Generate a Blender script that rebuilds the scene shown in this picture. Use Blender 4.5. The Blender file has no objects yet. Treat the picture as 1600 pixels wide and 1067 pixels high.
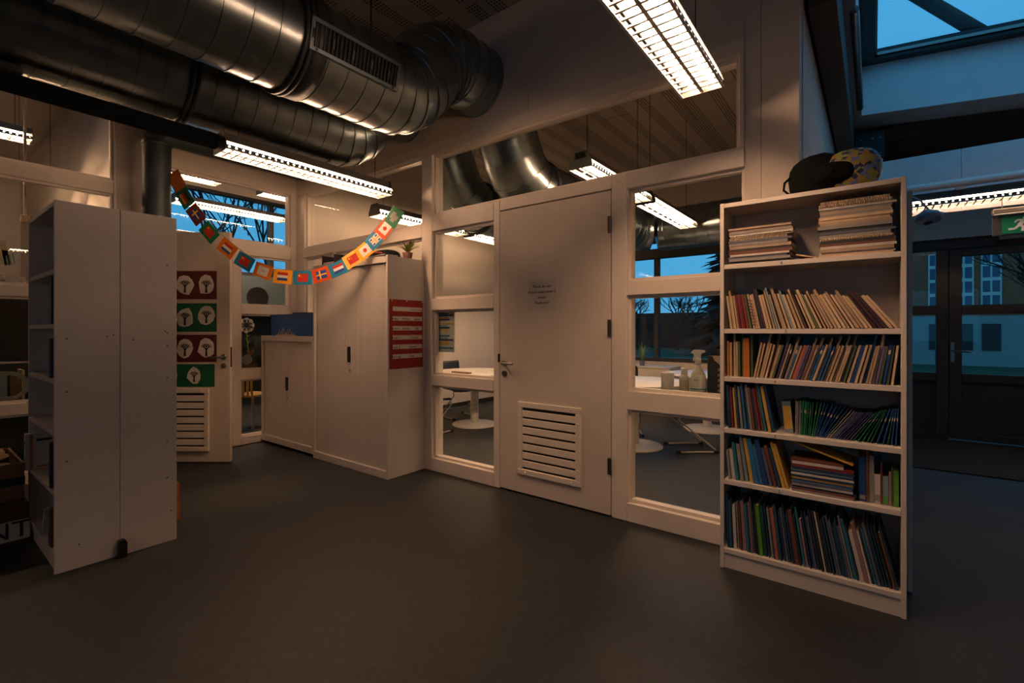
import bpy, math, random
from mathutils import Vector, Matrix
random.seed(7)
R = math.radians
SC = bpy.context.scene
COL = SC.collection

# ------------------------------------------------------------------ camera
TH = math.atan2(565.0, 740.0)            # yaw of the lens away from the long wall's normal
CAMH = 1.32
cam_d = bpy.data.cameras.new('camera'); cam = bpy.data.objects.new('camera', cam_d); COL.objects.link(cam)
cam_d.sensor_width = 36.0; cam_d.lens = 740.0 / 1600.0 * 36.0
cam_d.shift_y = -18.5 / 1600.0
cam_d.clip_start = 0.05; cam_d.clip_end = 300
cam.location = (0, 0, CAMH); cam.rotation_euler = (R(90), 0, TH)
SC.camera = cam
AX = Vector((-math.sin(TH), math.cos(TH), 0)); RX = Vector((math.cos(TH), math.sin(TH), 0))

# ------------------------------------------------------------------ sky and exposure
SKY_STRENGTH = 1.6
LAMP_STRENGTH = 154.0
LAMP_COL = (1.0, 0.575, 0.335)
w = bpy.data.worlds.new('dusk_sky'); SC.world = w; w.use_nodes = True
nt = w.node_tree; nt.nodes.clear()
tc = nt.nodes.new('ShaderNodeTexCoord'); sx = nt.nodes.new('ShaderNodeSeparateXYZ')
rp = nt.nodes.new('ShaderNodeValToRGB')
el = rp.color_ramp.elements
el[0].position = 0.0; el[0].color = (0.08, 0.33, 0.62, 1)
el[1].position = 0.9; el[1].color = (0.06, 0.31, 0.63, 1)
e = el.new(0.3); e.color = (0.06, 0.33, 0.64, 1)
nz = nt.nodes.new('ShaderNodeTexNoise'); nz.inputs['Scale'].default_value = 3.0; nz.inputs['Detail'].default_value = 5
mx = nt.nodes.new('ShaderNodeMixRGB'); mx.blend_type = 'MULTIPLY'; mx.inputs[0].default_value = 0.35
bg = nt.nodes.new('ShaderNodeBackground'); bg.inputs[1].default_value = SKY_STRENGTH
wo = nt.nodes.new('ShaderNodeOutputWorld')
L = nt.links.new
L(tc.outputs['Generated'], sx.inputs[0]); L(sx.outputs[2], rp.inputs[0]); L(tc.outputs['Generated'], nz.inputs['Vector'])
L(rp.outputs[0], mx.inputs[1]); L(nz.outputs[0], mx.inputs[2]); L(mx.outputs[0], bg.inputs[0]); L(bg.outputs[0], wo.inputs[0])
SC.view_settings.view_transform = 'Standard'; SC.view_settings.look = 'None'
SC.view_settings.exposure = 0.0; SC.view_settings.gamma = 1.0; SC.view_settings.use_curve_mapping = False
SC.cycles.use_denoising = True
SC.cycles.max_bounces = 10; SC.cycles.diffuse_bounces = 5; SC.cycles.glossy_bounces = 4; SC.cycles.transparent_max_bounces = 24
SC.cycles.sample_clamp_indirect = 4.0
SC.cycles.caustics_reflective = False; SC.cycles.caustics_refractive = False

# ------------------------------------------------------------------ materials
def lin(h):
    h = h.lstrip('#'); out = []
    for i in (0, 2, 4):
        c = int(h[i:i+2], 16) / 255.0
        out.append(c / 12.92 if c <= 0.04045 else ((c + 0.055) / 1.055) ** 2.4)
    return tuple(out) + (1.0,)
MATS = {}
def mat(name, col, rough=0.55, metal=0.0, spec=0.5, var=0.08, scale=6.0, bump=0.0, bscale=60.0, stretch=None):
    """painted / plastic / paper / metal with a soft tone variation and fine relief"""
    if name in MATS: return MATS[name]
    m = bpy.data.materials.new(name); m.use_nodes = True; MATS[name] = m
    n = m.node_tree.nodes; l = m.node_tree.links.new
    p = n['Principled BSDF']
    c = lin(col) if isinstance(col, str) else tuple(col) + (1.0,)
    p.inputs['Roughness'].default_value = rough; p.inputs['Metallic'].default_value = metal
    p.inputs['Specular IOR Level'].default_value = spec
    t = n.new('ShaderNodeTexCoord'); src = t.outputs['Object']
    if stretch:
        mp = n.new('ShaderNodeMapping'); mp.inputs['Scale'].default_value = stretch; l(src, mp.inputs[0]); src = mp.outputs[0]
    if var > 0:
        z = n.new('ShaderNodeTexNoise'); z.inputs['Scale'].default_value = scale; z.inputs['Detail'].default_value = 4
        l(src, z.inputs['Vector'])
        r = n.new('ShaderNodeValToRGB')
        r.color_ramp.elements[0].position = 0.3; r.color_ramp.elements[1].position = 0.7
        r.color_ramp.elements[0].color = tuple(x * (1 - var) for x in c[:3]) + (1,)
        r.color_ramp.elements[1].color = tuple(min(1, x * (1 + var)) for x in c[:3]) + (1,)
        l(z.outputs[0], r.inputs[0]); l(r.outputs[0], p.inputs['Base Color'])
    else:
        p.inputs['Base Color'].default_value = c
    if bump > 0:
        b = n.new('ShaderNodeBump'); b.inputs['Strength'].default_value = bump; b.inputs['Distance'].default_value = 0.01
        z2 = n.new('ShaderNodeTexNoise'); z2.inputs['Scale'].default_value = bscale; z2.inputs['Detail'].default_value = 3
        l(src, z2.inputs['Vector']); l(z2.outputs[0], b.inputs['Height']); l(b.outputs[0], p.inputs['Normal'])
    return m
def emit(name, col, s):
    m = bpy.data.materials.new(name); m.use_nodes = True; n = m.node_tree.nodes; n.clear()
    e = n.new('ShaderNodeEmission'); e.inputs[0].default_value = tuple(col) + (1,); e.inputs[1].default_value = s
    o = n.new('ShaderNodeOutputMaterial'); m.node_tree.links.new(e.outputs[0], o.inputs[0]); MATS[name] = m; return m
def glass(name, tint=(0.93, 0.96, 0.95), ior=1.45):
    m = bpy.data.materials.new(name); m.use_nodes = True; n = m.node_tree.nodes; n.clear(); l = m.node_tree.links.new
    t = n.new('ShaderNodeBsdfTransparent'); t.inputs[0].default_value = tint + (1,)
    g = n.new('ShaderNodeBsdfGlossy'); g.inputs['Roughness'].default_value = 0.01
    f = n.new('ShaderNodeFresnel'); f.inputs[0].default_value = ior
    x = n.new('ShaderNodeMixShader'); o = n.new('ShaderNodeOutputMaterial')
    ge = n.new('ShaderNodeNewGeometry'); iv = n.new('ShaderNodeMath'); iv.operation = 'SUBTRACT'; iv.inputs[0].default_value = 1.0
    ml = n.new('ShaderNodeMath'); ml.operation = 'MULTIPLY'       # only the entry face of a pane reflects
    l(ge.outputs['Backfacing'], iv.inputs[1]); l(f.outputs[0], ml.inputs[0]); l(iv.outputs[0], ml.inputs[1])
    l(ml.outputs[0], x.inputs[0]); l(t.outputs[0], x.inputs[1]); l(g.outputs[0], x.inputs[2]); l(x.outputs[0], o.inputs[0])
    MATS[name] = m; return m

M_WALL = mat('wall_paint', '#d2c8bc', 0.7, var=0.05, scale=2.0, bump=0.05, bscale=150)
M_FRAME = mat('frame_paint', '#dcd2c6', 0.4, var=0.04)
M_DOOR = mat('door_laminate', '#cfc4b8', 0.5, var=0.04, scale=3)
M_CAB = mat('cabinet_steel_white', '#cdc5bc', 0.42, var=0.03)
M_BILLY = mat('white_foil_board', '#d5cec6', 0.4, var=0.03, bump=0.02, bscale=200)
M_BACK = mat('hardboard_back', '#b9b2aa', 0.7, var=0.05)
M_DARK = mat('dark_gap', '#101314', 0.8, var=0.1)
M_RAIL = mat('matt_black_rail', '#0f1518', 0.9, spec=0.1, var=0.1)
M_SHAFT = mat('bright_white_paint', '#e6e8ea', 0.7, var=0.03)
M_BLACK = mat('black_plastic', '#14171a', 0.45, var=0.1)
M_ANTH = mat('anthracite_frame', '#23282a', 0.5, var=0.08)
M_CHROME = mat('brushed_steel', '#8d8a85', 0.3, 1.0, var=0.08, scale=30)
M_TUBE = emit('fluorescent_tube', LAMP_COL, LAMP_STRENGTH)
M_TUBE_DIM = emit('fluorescent_tube_dim', LAMP_COL, LAMP_STRENGTH*0.28)
M_REFL = mat('lamp_reflector_white', '#f0ece6', 0.35, var=0.02)
M_LOUV = mat('lamp_louvre_aluminium', '#d8d4cc', 0.35, 0.3, var=0.03)
M_LBODY = mat('lamp_body_grey', '#565654', 0.5, 0.2, var=0.06)
M_GLASS = glass('window_glass')
M_WOODBEAM = mat('dark_timber', '#4a3628', 0.7, var=0.35, scale=5, stretch=(1, 6, 6), bump=0.2)
M_PAPER = mat('white_paper', '#ded8d0', 0.8, var=0.04)
M_INK = mat('black_ink', '#15151a', 0.8, var=0.0)

def duct_material():
    m = mat('galvanised_duct', '#8e999e', 0.28, 1.0, var=0.2, scale=5, bump=0.06, bscale=9)
    return m
M_DUCT = duct_material()
M_DUCTRIM = mat('duct_joint', '#3c4042', 0.5, 0.7, var=0.15)

def floor_material():
    m = bpy.data.materials.new('grey_linoleum'); m.use_nodes = True; n = m.node_tree.nodes; l = m.node_tree.links.new
    p = n['Principled BSDF']; t = n.new('ShaderNodeTexCoord')
    z = n.new('ShaderNodeTexNoise'); z.inputs['Scale'].default_value = 2.2; z.inputs['Detail'].default_value = 8; z.inputs['Roughness'].default_value = 0.65
    z2 = n.new('ShaderNodeTexNoise'); z2.inputs['Scale'].default_value = 26; z2.inputs['Detail'].default_value = 6; z2.inputs['Distortion'].default_value = 1.5
    a = n.new('ShaderNodeMath'); a.operation = 'ADD'
    s = n.new('ShaderNodeMath'); s.operation = 'MULTIPLY'; s.inputs[1].default_value = 0.5
    r = n.new('ShaderNodeValToRGB'); r.color_ramp.elements[0].position = 0.36; r.color_ramp.elements[1].position = 0.66
    r.color_ramp.elements[0].color = lin('#1b1f22'); r.color_ramp.elements[1].color = lin('#2e3235')
    l(t.outputs['Object'], z.inputs['Vector']); l(t.outputs['Object'], z2.inputs['Vector'])
    l(z.outputs[0], a.inputs[0]); l(z2.outputs[0], a.inputs[1]); l(a.outputs[0], s.inputs[0]); l(s.outputs[0], r.inputs[0]); l(r.outputs[0], p.inputs['Base Color'])
    rr = n.new('ShaderNodeMapRange'); rr.inputs[3].default_value = 0.42; rr.inputs[4].default_value = 0.66
    l(z.outputs[0], rr.inputs[0]); l(rr.outputs[0], p.inputs['Roughness'])
    b = n.new('ShaderNodeBump'); b.inputs['Strength'].default_value = 0.06; l(z2.outputs[0], b.inputs['Height']); l(b.outputs[0], p.inputs['Normal'])
    p.inputs['Specular IOR Level'].default_value = 0.3
    return m
M_FLOOR = floor_material()

def perforated_material(name='perforated_board', run=0.60, frac=0.90):
    """plasterboard acoustic panel: rows of small drilled holes in bands"""
    m = bpy.data.materials.new(name); m.use_nodes = True; n = m.node_tree.nodes; l = m.node_tree.links.new
    p = n['Principled BSDF']; p.inputs['Roughness'].default_value = 0.8
    t = n.new('ShaderNodeTexCoord'); s = n.new('ShaderNodeSeparateXYZ'); l(t.outputs['Object'], s.inputs[0])
    def mth(op, a, b=None):
        q = n.new('ShaderNodeMath'); q.operation = op
        for i, v in enumerate((a, b)):
            if v is None: continue
            if isinstance(v, (int, float)): q.inputs[i].default_value = v
            else: l(v, q.inputs[i])
        return q.outputs[0]
    P = 0.030
    fx = mth('SUBTRACT', mth('FRACT', mth('DIVIDE', s.outputs[0], P)), 0.5)
    fy = mth('SUBTRACT', mth('FRACT', mth('DIVIDE', s.outputs[1], P)), 0.5)
    d = mth('SQRT', mth('ADD', mth('MULTIPLY', fx, fx), mth('MULTIPLY', fy, fy)))
    hole = mth('LESS_THAN', d, 0.29)
    bx_ = mth('LESS_THAN', mth('FRACT', mth('DIVIDE', s.outputs[0], 0.30)), 0.40)
    by_ = mth('LESS_THAN', mth('FRACT', mth('DIVIDE', s.outputs[1], run)), frac)
    msk = mth('MULTIPLY', hole, mth('MULTIPLY', bx_, by_))
    mx = n.new('ShaderNodeMixRGB'); mx.inputs[1].default_value = lin('#b9ada0'); mx.inputs[2].default_value = lin('#1a1614')
    l(msk, mx.inputs[0]); l(mx.outputs[0], p.inputs['Base Color'])
    return m
M_PERF = perforated_material()
M_PERF2 = perforated_material('perforated_board_long', 2.4, 0.985)

# ------------------------------------------------------------------ mesh helpers
class MB:
    def __init__(s): s.v = []; s.f = []; s.m = []; s.mats = []; s.sm = []
    def mi(s, m):
        if m is None: return 0
        if m not in s.mats: s.mats.append(m)
        return s.mats.index(m)
    def add(s, vs, fs, m=None, smooth=False):
        o = len(s.v); s.v += [tuple(p) for p in vs]; k = s.mi(m)
        for f in fs: s.f.append([o + i for i in f]); s.m.append(k); s.sm.append(smooth)
        return s
    def box(s, x0, x1, y0, y1, z0, z1, m=None, c=0.0):
        if x0 > x1: x0, x1 = x1, x0
        if y0 > y1: y0, y1 = y1, y0
        if z0 > z1: z0, z1 = z1, z0
        if c <= 0 or min(x1-x0, y1-y0, z1-z0) < 2.5 * c:
            return s.add([(x0,y0,z0),(x1,y0,z0),(x1,y1,z0),(x0,y1,z0),(x0,y0,z1),(x1,y0,z1),(x1,y1,z1),(x0,y1,z1)],
                  [(0,3,2,1),(4,5,6,7),(0,1,5,4),(1,2,6,5),(2,3,7,6),(3,0,4,7)], m)
        X = ((x0, x0+c), (x1, x1-c)); Y = ((y0, y0+c), (y1, y1-c)); Z = ((z0, z0+c), (z1, z1-c))
        vs = []; ix = {}
        for i in (0,1):
            for j in (0,1):
                for k in (0,1):
                    for ax in (0,1,2):
                        ix[i,j,k,ax] = len(vs)
                        vs.append((X[i][0 if ax==0 else 1], Y[j][0 if ax==1 else 1], Z[k][0 if ax==2 else 1]))
        fs = []
        for ax in (0,1,2):
            o1, o2 = [a for a in (0,1,2) if a != ax]
            for sd in (0,1):
                q = []
                for p1, p2 in ((0,0),(1,0),(1,1),(0,1)):
                    key = [0,0,0]; key[ax] = sd; key[o1] = p1; key[o2] = p2
                    q.append(ix[tuple(key)+(ax,)])
                fs.append(q)
            for p1 in (0,1):
                for p2 in (0,1):
                    k0 = [0,0,0]; k0[o1] = p1; k0[o2] = p2; k1 = list(k0); k0[ax] = 0; k1[ax] = 1
                    fs.append([ix[tuple(k0)+(o1,)], ix[tuple(k1)+(o1,)], ix[tuple(k1)+(o2,)], ix[tuple(k0)+(o2,)]])
        for i in (0,1):
            for j in (0,1):
                for k in (0,1): fs.append([ix[i,j,k,0], ix[i,j,k,1], ix[i,j,k,2]])
        return s.add(vs, fs, m)
    def hexa(s, p, m=None):
        return s.add(p, [(0,3,2,1),(4,5,6,7),(0,1,5,4),(1,2,6,5),(2,3,7,6),(3,0,4,7)], m)
    def tube(s, pts, r, n=10, m=None, caps=True, smooth=True):
        pts = [Vector(p) for p in pts]; rs = r if isinstance(r, (list, tuple)) else [r]*len(pts)
        rings = []; up = None
        for i, p in enumerate(pts):
            if i == 0: t = pts[1]-p
            elif i == len(pts)-1: t = p-pts[i-1]
            else: t = (pts[i+1]-p).normalized() + (p-pts[i-1]).normalized()
            t.normalize()
            if up is None: up = Vector((0,0,1)) if abs(t.z) < 0.9 else Vector((1,0,0))
            u = (up - t*up.dot(t)).normalized(); vv = t.cross(u); up = u
            rings.append([p + (u*math.cos(2*math.pi*k/n) + vv*math.sin(2*math.pi*k/n))*rs[i] for k in range(n)])
        vs = [q for rg in rings for q in rg]; fs = []
        for i in range(len(pts)-1):
            for k in range(n):
                fs.append((i*n+k, i*n+(k+1)%n, (i+1)*n+(k+1)%n, (i+1)*n+k))
        s.add(vs, fs, m, smooth)
        if caps:
            s.add(rings[0], [tuple(reversed(range(n)))], m); s.add(rings[-1], [tuple(range(n))], m)
        return s
    def lathe(s, prof, c=(0,0,0), n=24, m=None, axis='z', smooth=True):
        vs = []; fs = []
        for (r_, z_) in prof:
            for k in range(n):
                a = 2*math.pi*k/n; q = (r_*math.cos(a), r_*math.sin(a), z_)
                if axis == 'y': q = (q[0], q[2], q[1])
                if axis == 'x': q = (q[2], q[0], q[1])
                vs.append((c[0]+q[0], c[1]+q[1], c[2]+q[2]))
        for i in range(len(prof)-1):
            for k in range(n): fs.append((i*n+k, i*n+(k+1)%n, (i+1)*n+(k+1)%n, (i+1)*n+k))
        s.add(vs, fs, m, smooth)
        if prof[0][0] > 1e-6: s.add(vs[:n], [tuple(range(n))], m)
        if prof[-1][0] > 1e-6: s.add(vs[-n:], [tuple(range(n))], m)
        return s
    def prism(s, poly, d0, d1, plane='y', m=None):
        """poly of (a,b): plane y -> (x,z) extruded in y; x -> (y,z) in x; z -> (x,y) in z"""
        def P(a, b, d): return (a, d, b) if plane == 'y' else ((d, a, b) if plane == 'x' else (a, b, d))
        n = len(poly); vs = [P(a, b, d0) for a, b in poly] + [P(a, b, d1) for a, b in poly]
        fs = [tuple(range(n)), tuple(reversed(range(n, 2*n)))] + [(k, (k+1)%n, n+(k+1)%n, n+k) for k in range(n)]
        return s.add(vs, fs, m)
    def mesh(s, name, m=None):
        me = bpy.data.meshes.new(name); me.from_pydata(s.v, [], s.f)
        if m is not None and not s.mats: me.materials.append(m)
        for q in s.mats: me.materials.append(q)
        if s.mats: me.polygons.foreach_set('material_index', s.m)
        me.polygons.foreach_set('use_smooth', s.sm); me.update(); return me
    def build(s, name, m=None, parent=None):
        return link(name, s.mesh(name, m), parent)
def link(name, me, parent=None):
    o = bpy.data.objects.new(name, me); COL.objects.link(o)
    if parent is not None: o.parent = parent
    return o
def tag(o, label, cat, group=None, kind=None):
    o['label'] = label; o['category'] = cat
    if group: o['group'] = group
    if kind: o['kind'] = kind
    return o
def thing(name, label, cat, loc=(0,0,0), rz=0.0, group=None, kind=None):
    o = bpy.data.objects.new(name, None); COL.objects.link(o); o.empty_display_size = 0.1
    o.location = loc; o.rotation_euler = (0, 0, rz); return tag(o, label, cat, group, kind)
def B(x0, x1, y0, y1, z0, z1, c=0.0): return MB().box(x0, x1, y0, y1, z0, z1, None, c)
def text(name, body, size, loc, rot, m, parent=None, align='CENTER'):
    c = bpy.data.curves.new(name, 'FONT'); c.body = body; c.size = size; c.align_x = align; c.align_y = 'CENTER'; c.extrude = 0.0004
    c.materials.append(m); o = bpy.data.objects.new(name, c); COL.objects.link(o); o.location = loc; o.rotation_euler = rot
    dg = bpy.context.evaluated_depsgraph_get(); me = bpy.data.meshes.new_from_object(o.evaluated_get(dg)); me.name = name
    bpy.data.objects.remove(o); bpy.data.curves.remove(c)
    o = link(name, me, parent); o.location = loc; o.rotation_euler = rot
    return o
def dup(root, loc=None, rz=None, label=None):
    r = root.copy(); COL.objects.link(r)
    if loc is not None: r.location = loc
    if rz is not None: r.rotation_euler = (0, 0, rz)
    if label: r['label'] = label
    for ch in list(root.children):
        c = ch.copy(); COL.objects.link(c); c.parent = r
        for g in list(ch.children):
            d = g.copy(); COL.objects.link(d); d.parent = c
    return r
ORD = ('first second third fourth fifth sixth seventh eighth ninth tenth eleventh twelfth thirteenth fourteenth fifteenth sixteenth '
       'seventeenth eighteenth nineteenth').split()
TENS = {2: 'twent', 3: 'thirt', 4: 'fort', 5: 'fift', 6: 'sixt', 7: 'sevent'}
def ordinal(i):
    if i <= 19: return ORD[i-1]
    t, u = divmod(i, 10)
    return TENS[t] + ('ieth' if u == 0 else 'y-' + ORD[u-1])

# ------------------------------------------------------------------ room shell
YW = 3.08                # face of the long glazed wall
XL = -5.75               # face of the far glazed wall
YE = 7.70                # outside wall
ZC = 3.97                # hall ceiling
tag(B(-13, 4.2, -5.2, YE+0.2, -0.12, 0).build('floor', M_FLOOR), 'dark grey mottled linoleum floor running through the rooms', 'floor', kind='structure')

def ceiling_panels(name, label, x0, x1, y0, y1, z, pw=1.2, pl=2.4, pm=M_PERF):
    root = tag(B(x0, x1, y0, y1, z+0.03, z+0.1).build(name, M_DARK), label, 'ceiling', kind='structure')
    nx = max(1, round((x1-x0)/pw)); ny = max(1, round((y1-y0)/pl)); dx = (x1-x0)/nx; dy = (y1-y0)/ny
    me = B(0.003, dx-0.003, 0.003, dy-0.003, 0, 0.028, 0.002).mesh('ceiling_panel', pm)
    for i in range(nx):
        for j in range(ny):
            o = link('ceiling_panel', me, root); o.location = (x0+i*dx, y0+j*dy, z)
    return root
ceiling_panels('ceiling', 'perforated acoustic board ceiling above the hall ducts', XL, -0.33, -5.0, 3.2, ZC)
ceiling_panels('ceiling', 'perforated acoustic board ceiling of the classroom behind the glazed wall', XL, -0.45, 3.22, YE, ZC, pm=M_PERF2)
tag(B(-0.33, 4.2, -5.0, 3.05, ZC, ZC+0.1).build('ceiling', M_WALL), 'plain hall ceiling above the photographer beside the tall bookcase', 'ceiling', kind='structure')

# long wall: solid upper band of boards, pier, posts
uw = tag(B(XL, -0.61, YW+0.03, YW+0.13, 3.05, ZC+0.03).build('wall_front', M_WALL), 'upper band of boarded wall above the glazing and door', 'wall', kind='structure')
xs = [XL, -4.9, -3.86, -3.2, -2.19, -1.2, -0.61]
for a, b in zip(xs[:-1], xs[1:]):
    B(a+0.0015, b-0.0015, YW, YW+0.03, 3.05, ZC, 0.001).build('wall_board', M_WALL, uw)
pier = tag(B(-0.61, -0.335, YW+0.005, YW+0.17, 0, ZC+0.3).build('wall_pier', M_WALL), 'pale pier between the glazing and the entrance bay', 'wall', kind='structure')
for a, b in ((-0.61, -0.522), (-0.519, -0.33)):
    B(a, b, YW-0.005, YW+0.01, 0, ZC+0.3).build('wall_board', M_WALL, pier)
tag(B(-0.45, -0.33, YW+0.17, YE, 0, 4.6).build('wall_side', M_WALL), 'classroom side wall facing the entrance bay, bluish in the daylight', 'wall', kind='structure')
# far wall: piers and upper bands
fw = tag(B(XL-0.12, XL, 1.30, 1.55, 0, ZC).build('wall_left', M_WALL), 'narrow pale pier beside the vertical air pipe', 'wall', kind='structure')
tag(B(XL-0.12, XL, 1.55, YW, 3.08, ZC).build('wall_left', M_WALL), 'wall band above the leaf-view fanlight and open door', 'wall', kind='structure')
tag(B(XL-0.12, XL, -5, 1.30, 3.62, ZC).build('wall_left', M_WALL), 'wall band above the glazing behind the empty bookcase', 'wall', kind='structure')
tag(B(XL, -3.43, YW+0.02, YW+0.13, 0, 1.02).build('wall_front', M_WALL), 'low wall behind the shutter cabinets', 'wall', kind='structure')
# outer envelope
ew = tag(B(-0.33, 0.0, YE, YE+0.2, 0, 2.4).build('wall_back', M_WALL), 'outside wall around the entrance doors', 'wall', kind='structure')
B(-0.33, 4.2, YE-0.1, YE+0.2, 2.40, 3.46).build('wall_board', M_WALL, ew)
B(2.75, 4.2, YE, YE+0.2, 0, 2.4).build('wall_board', M_WALL, ew)
cw = tag(B(XL, -0.45, YE, YE+0.2, 0, 0.80).build('wall_back', M_WALL), 'outside wall of the classroom with a wide window', 'wall', kind='structure')
B(XL, -0.45, YE, YE+0.2, 2.86, ZC).build('wall_board', M_WALL, cw)
B(XL, -4.9, YE, YE+0.2, 0.80, 2.86).build('wall_board', M_WALL, cw)
tag(B(XL-0.02, XL+0.08, YW+0.13, YE+0.2, 0, ZC).build('wall_left', M_WALL), 'plain left side wall of the classroom', 'wall', kind='structure')
tag(B(XL+0.08, XL+0.095, YW+0.14, YE, 0, 0.07).build('baseboard_left', M_BLACK), 'dark skirting along the classroom side wall', 'baseboard', kind='structure')
tag(B(4.1, 4.2, -5, YE+0.2, 0, 4.9).build('wall_right', M_WALL), 'side wall of hall and entrance bay outside the picture', 'wall', kind='structure')
bw = tag(B(XL, 4.2, -5.2, -5.0, 0, 0.9).build('wall_near', M_WALL), 'hall wall around the added fill window behind the photographer', 'wall', kind='structure')
B(XL, 4.2, -5.2, -5.0, 2.6, ZC).build('wall_board', M_WALL, bw)
B(XL, -0.56, -5.2, -5.0, 0.9, 2.6).build('wall_board', M_WALL, bw)
B(2.66, 4.2, -5.2, -5.0, 0.9, 2.6).build('wall_board', M_WALL, bw)

# ------------------------------------------------------------------ windows
def window(name, label, axis, c0, c1, panes, m=M_FRAME, outer=None, rails=(), bead=0.02, pane_at=0.5, gm=M_GLASS):
    """axis 'y': plane Y=c, along X. panes: list of (a0,a1,z0,z1); rails: bars (a0,a1,z0,z1) each its own part"""
    root = thing(name, label, 'window', kind='structure')
    def bx(a0, a1, d0, d1, z0, z1, c=0.0):
        return B(a0, a1, d0, d1, z0, z1, c) if axis == 'y' else B(d0, d1, a0, a1, z0, z1, c)
    for (a0, a1, z0, z1) in rails:
        bx(a0, a1, c0, c1, z0, z1, 0.004).build('window_rail' if (a1-a0) > (z1-z0) else 'window_stile', m, root)
    cp = c0 + (c1-c0)*pane_at
    for (a0, a1, z0, z1) in panes:
        bx(a0, a1, cp-0.003, cp+0.003, z0, z1).build('pane', gm, root)
        if bead:
            q = MB(); b = bead; f0, f1 = sorted((c0 + (c1-c0)*0.22, cp))
            for r_ in ((a0, a1, z0, z0+b), (a0, a1, z1-b, z1), (a0, a0+b, z0+b, z1-b), (a1-b, a1, z0+b, z1-b)):
                if axis == 'y': q.box(r_[0], r_[1], f0, f1, r_[2], r_[3])
                else: q.box(f0, f1, r_[0], r_[1], r_[2], r_[3])
            q.build('glazing_bead', m, root)
    return root
F0, F1 = YW-0.01, YW+0.14
window('window_1', 'narrow glazed strip of three panes between tall cabinet and vented door', 'y', F0, F1,
       [(-3.29, -2.54, 0.12, 0.80), (-3.29, -2.54, 0.90, 1.50), (-3.29, -2.54, 1.61, 2.24)],
       rails=[(-3.29, -2.54, 0, 0.12), (-3.29, -2.54, 0.80, 0.90), (-3.29, -2.54, 1.50, 1.61), (-3.29, -2.54, 2.24, 2.40), (-2.54, -2.475, 0, 2.40)])
window('window_2', 'tall window between vented door and bookcase, bottles on its sill', 'y', F0, F1,
       [(-1.35, -0.61, 0.13, 0.77), (-1.35, -0.61, 0.90, 1.555), (-1.35, -0.61, 1.655, 2.29)],
       rails=[(-1.35, -0.61, 0, 0.13), (-1.35, -0.61, 0.77, 0.90), (-1.35, -0.61, 1.555, 1.655), (-1.35, -0.61, 2.29, 2.40), (-1.465, -1.35, 0, 2.40)])
window('window_3', 'long fanlight over the vented door showing ducts of the next room', 'y', F0, F1,
       [(-3.29, -0.64, 2.40, 2.96)], rails=[(-3.29, -0.61, 2.96, 3.06), (-0.64, -0.61, 2.40, 2.96), (-2.475, -1.465, 2.31, 2.40)])
window('window_4', 'glazing above the shutter cabinets', 'y', F0, F1,
       [(-5.55, -3.43, 2.32, 2.97), (-5.55, -4.95, 1.08, 2.20), (-4.90, -3.43, 1.08, 2.20)],
       rails=[(-5.75, -3.43, 2.97, 3.06), (-5.55, -3.43, 2.20, 2.32), (-5.55, -3.43, 1.02, 1.08), (-5.75, -5.55, 0, 2.97), (-4.95, -4.90, 1.08, 2.20), (-3.43, -3.29, 0, 3.06)])
G0, G1 = XL+0.01, XL-0.13
window('window_5', 'narrow sidelight with a paper flower beside the open door', 'x', G0, G1,
       [(2.42, 3.0, 0.09, 0.745), (2.42, 3.0, 0.855, 1.50), (2.42, 3.0, 1.60, 2.18)],
       rails=[(2.42, 3.0, 0, 0.09), (2.42, 3.0, 0.745, 0.855), (2.42, 3.0, 1.50, 1.60), (1.55, 3.0, 2.18, 2.34), (2.33, 2.42, 0, 2.18), (3.0, 3.08, 0, 3.08)])
window('window_6', 'fanlight over the open door with bare branches behind', 'x', G0, G1,
       [(1.62, 3.0, 2.34, 2.99)], rails=[(1.55, 3.0, 2.99, 3.08), (1.55, 1.62, 0, 3.0)])
window('window_7', 'glazed partition behind the empty bookcase and boxes', 'x', G0, G1,
       [(-1.0, 1.28, 0.12, 0.60), (-1.0, 1.28, 0.70, 1.60), (-1.0, 1.28, 1.70, 2.61), (-1.0, 1.28, 2.74, 3.52), (-5.0, -1.06, 0.7, 1.6), (-5, -1.06, 1.7, 2.61), (-5, -1.06, 2.74, 3.52)],
       rails=[(-5, 1.28, 0, 0.12), (-5, 1.28, 0.60, 0.70), (-5, 1.28, 1.60, 1.70), (-5, 1.28, 2.61, 2.74), (-5, 1.28, 3.52, 3.62), (1.28, 1.30, 0, 3.62), (-1.06, -1.0, 0.12, 3.52), (-5, -1.06, 0.12, 0.60)])
window('window_8', 'wide outside window of the classroom facing trees and lawn', 'y', YE-0.02, YE+0.1,
       [(-4.85, -2.90, 0.86, 2.50), (-2.83, -0.52, 0.86, 2.50), (-4.85, -0.52, 2.66, 2.76)], m=M_ANTH, bead=0,
       rails=[(-4.9, -0.45, 0.80, 0.86), (-4.9, -0.45, 2.50, 2.66), (-4.9, -0.45, 2.76, 2.86), (-4.9, -4.85, 0.86, 2.76), (-2.90, -2.83, 0.86, 2.5), (-0.52, -0.45, 0.86, 2.76)])
window('window_9', 'unseen window added behind the photographer for blue fill light', 'y', -5.1, -5.0,  # invented opening, its width set for the blue fill in the hall
       [(-0.5, 2.6, 0.95, 2.6)], m=M_ANTH, bead=0,
       rails=[(-0.5, 2.6, 0.9, 0.95), (-0.56, -0.5, 0.9, 2.6), (2.6, 2.66, 0.9, 2.6)])

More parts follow.
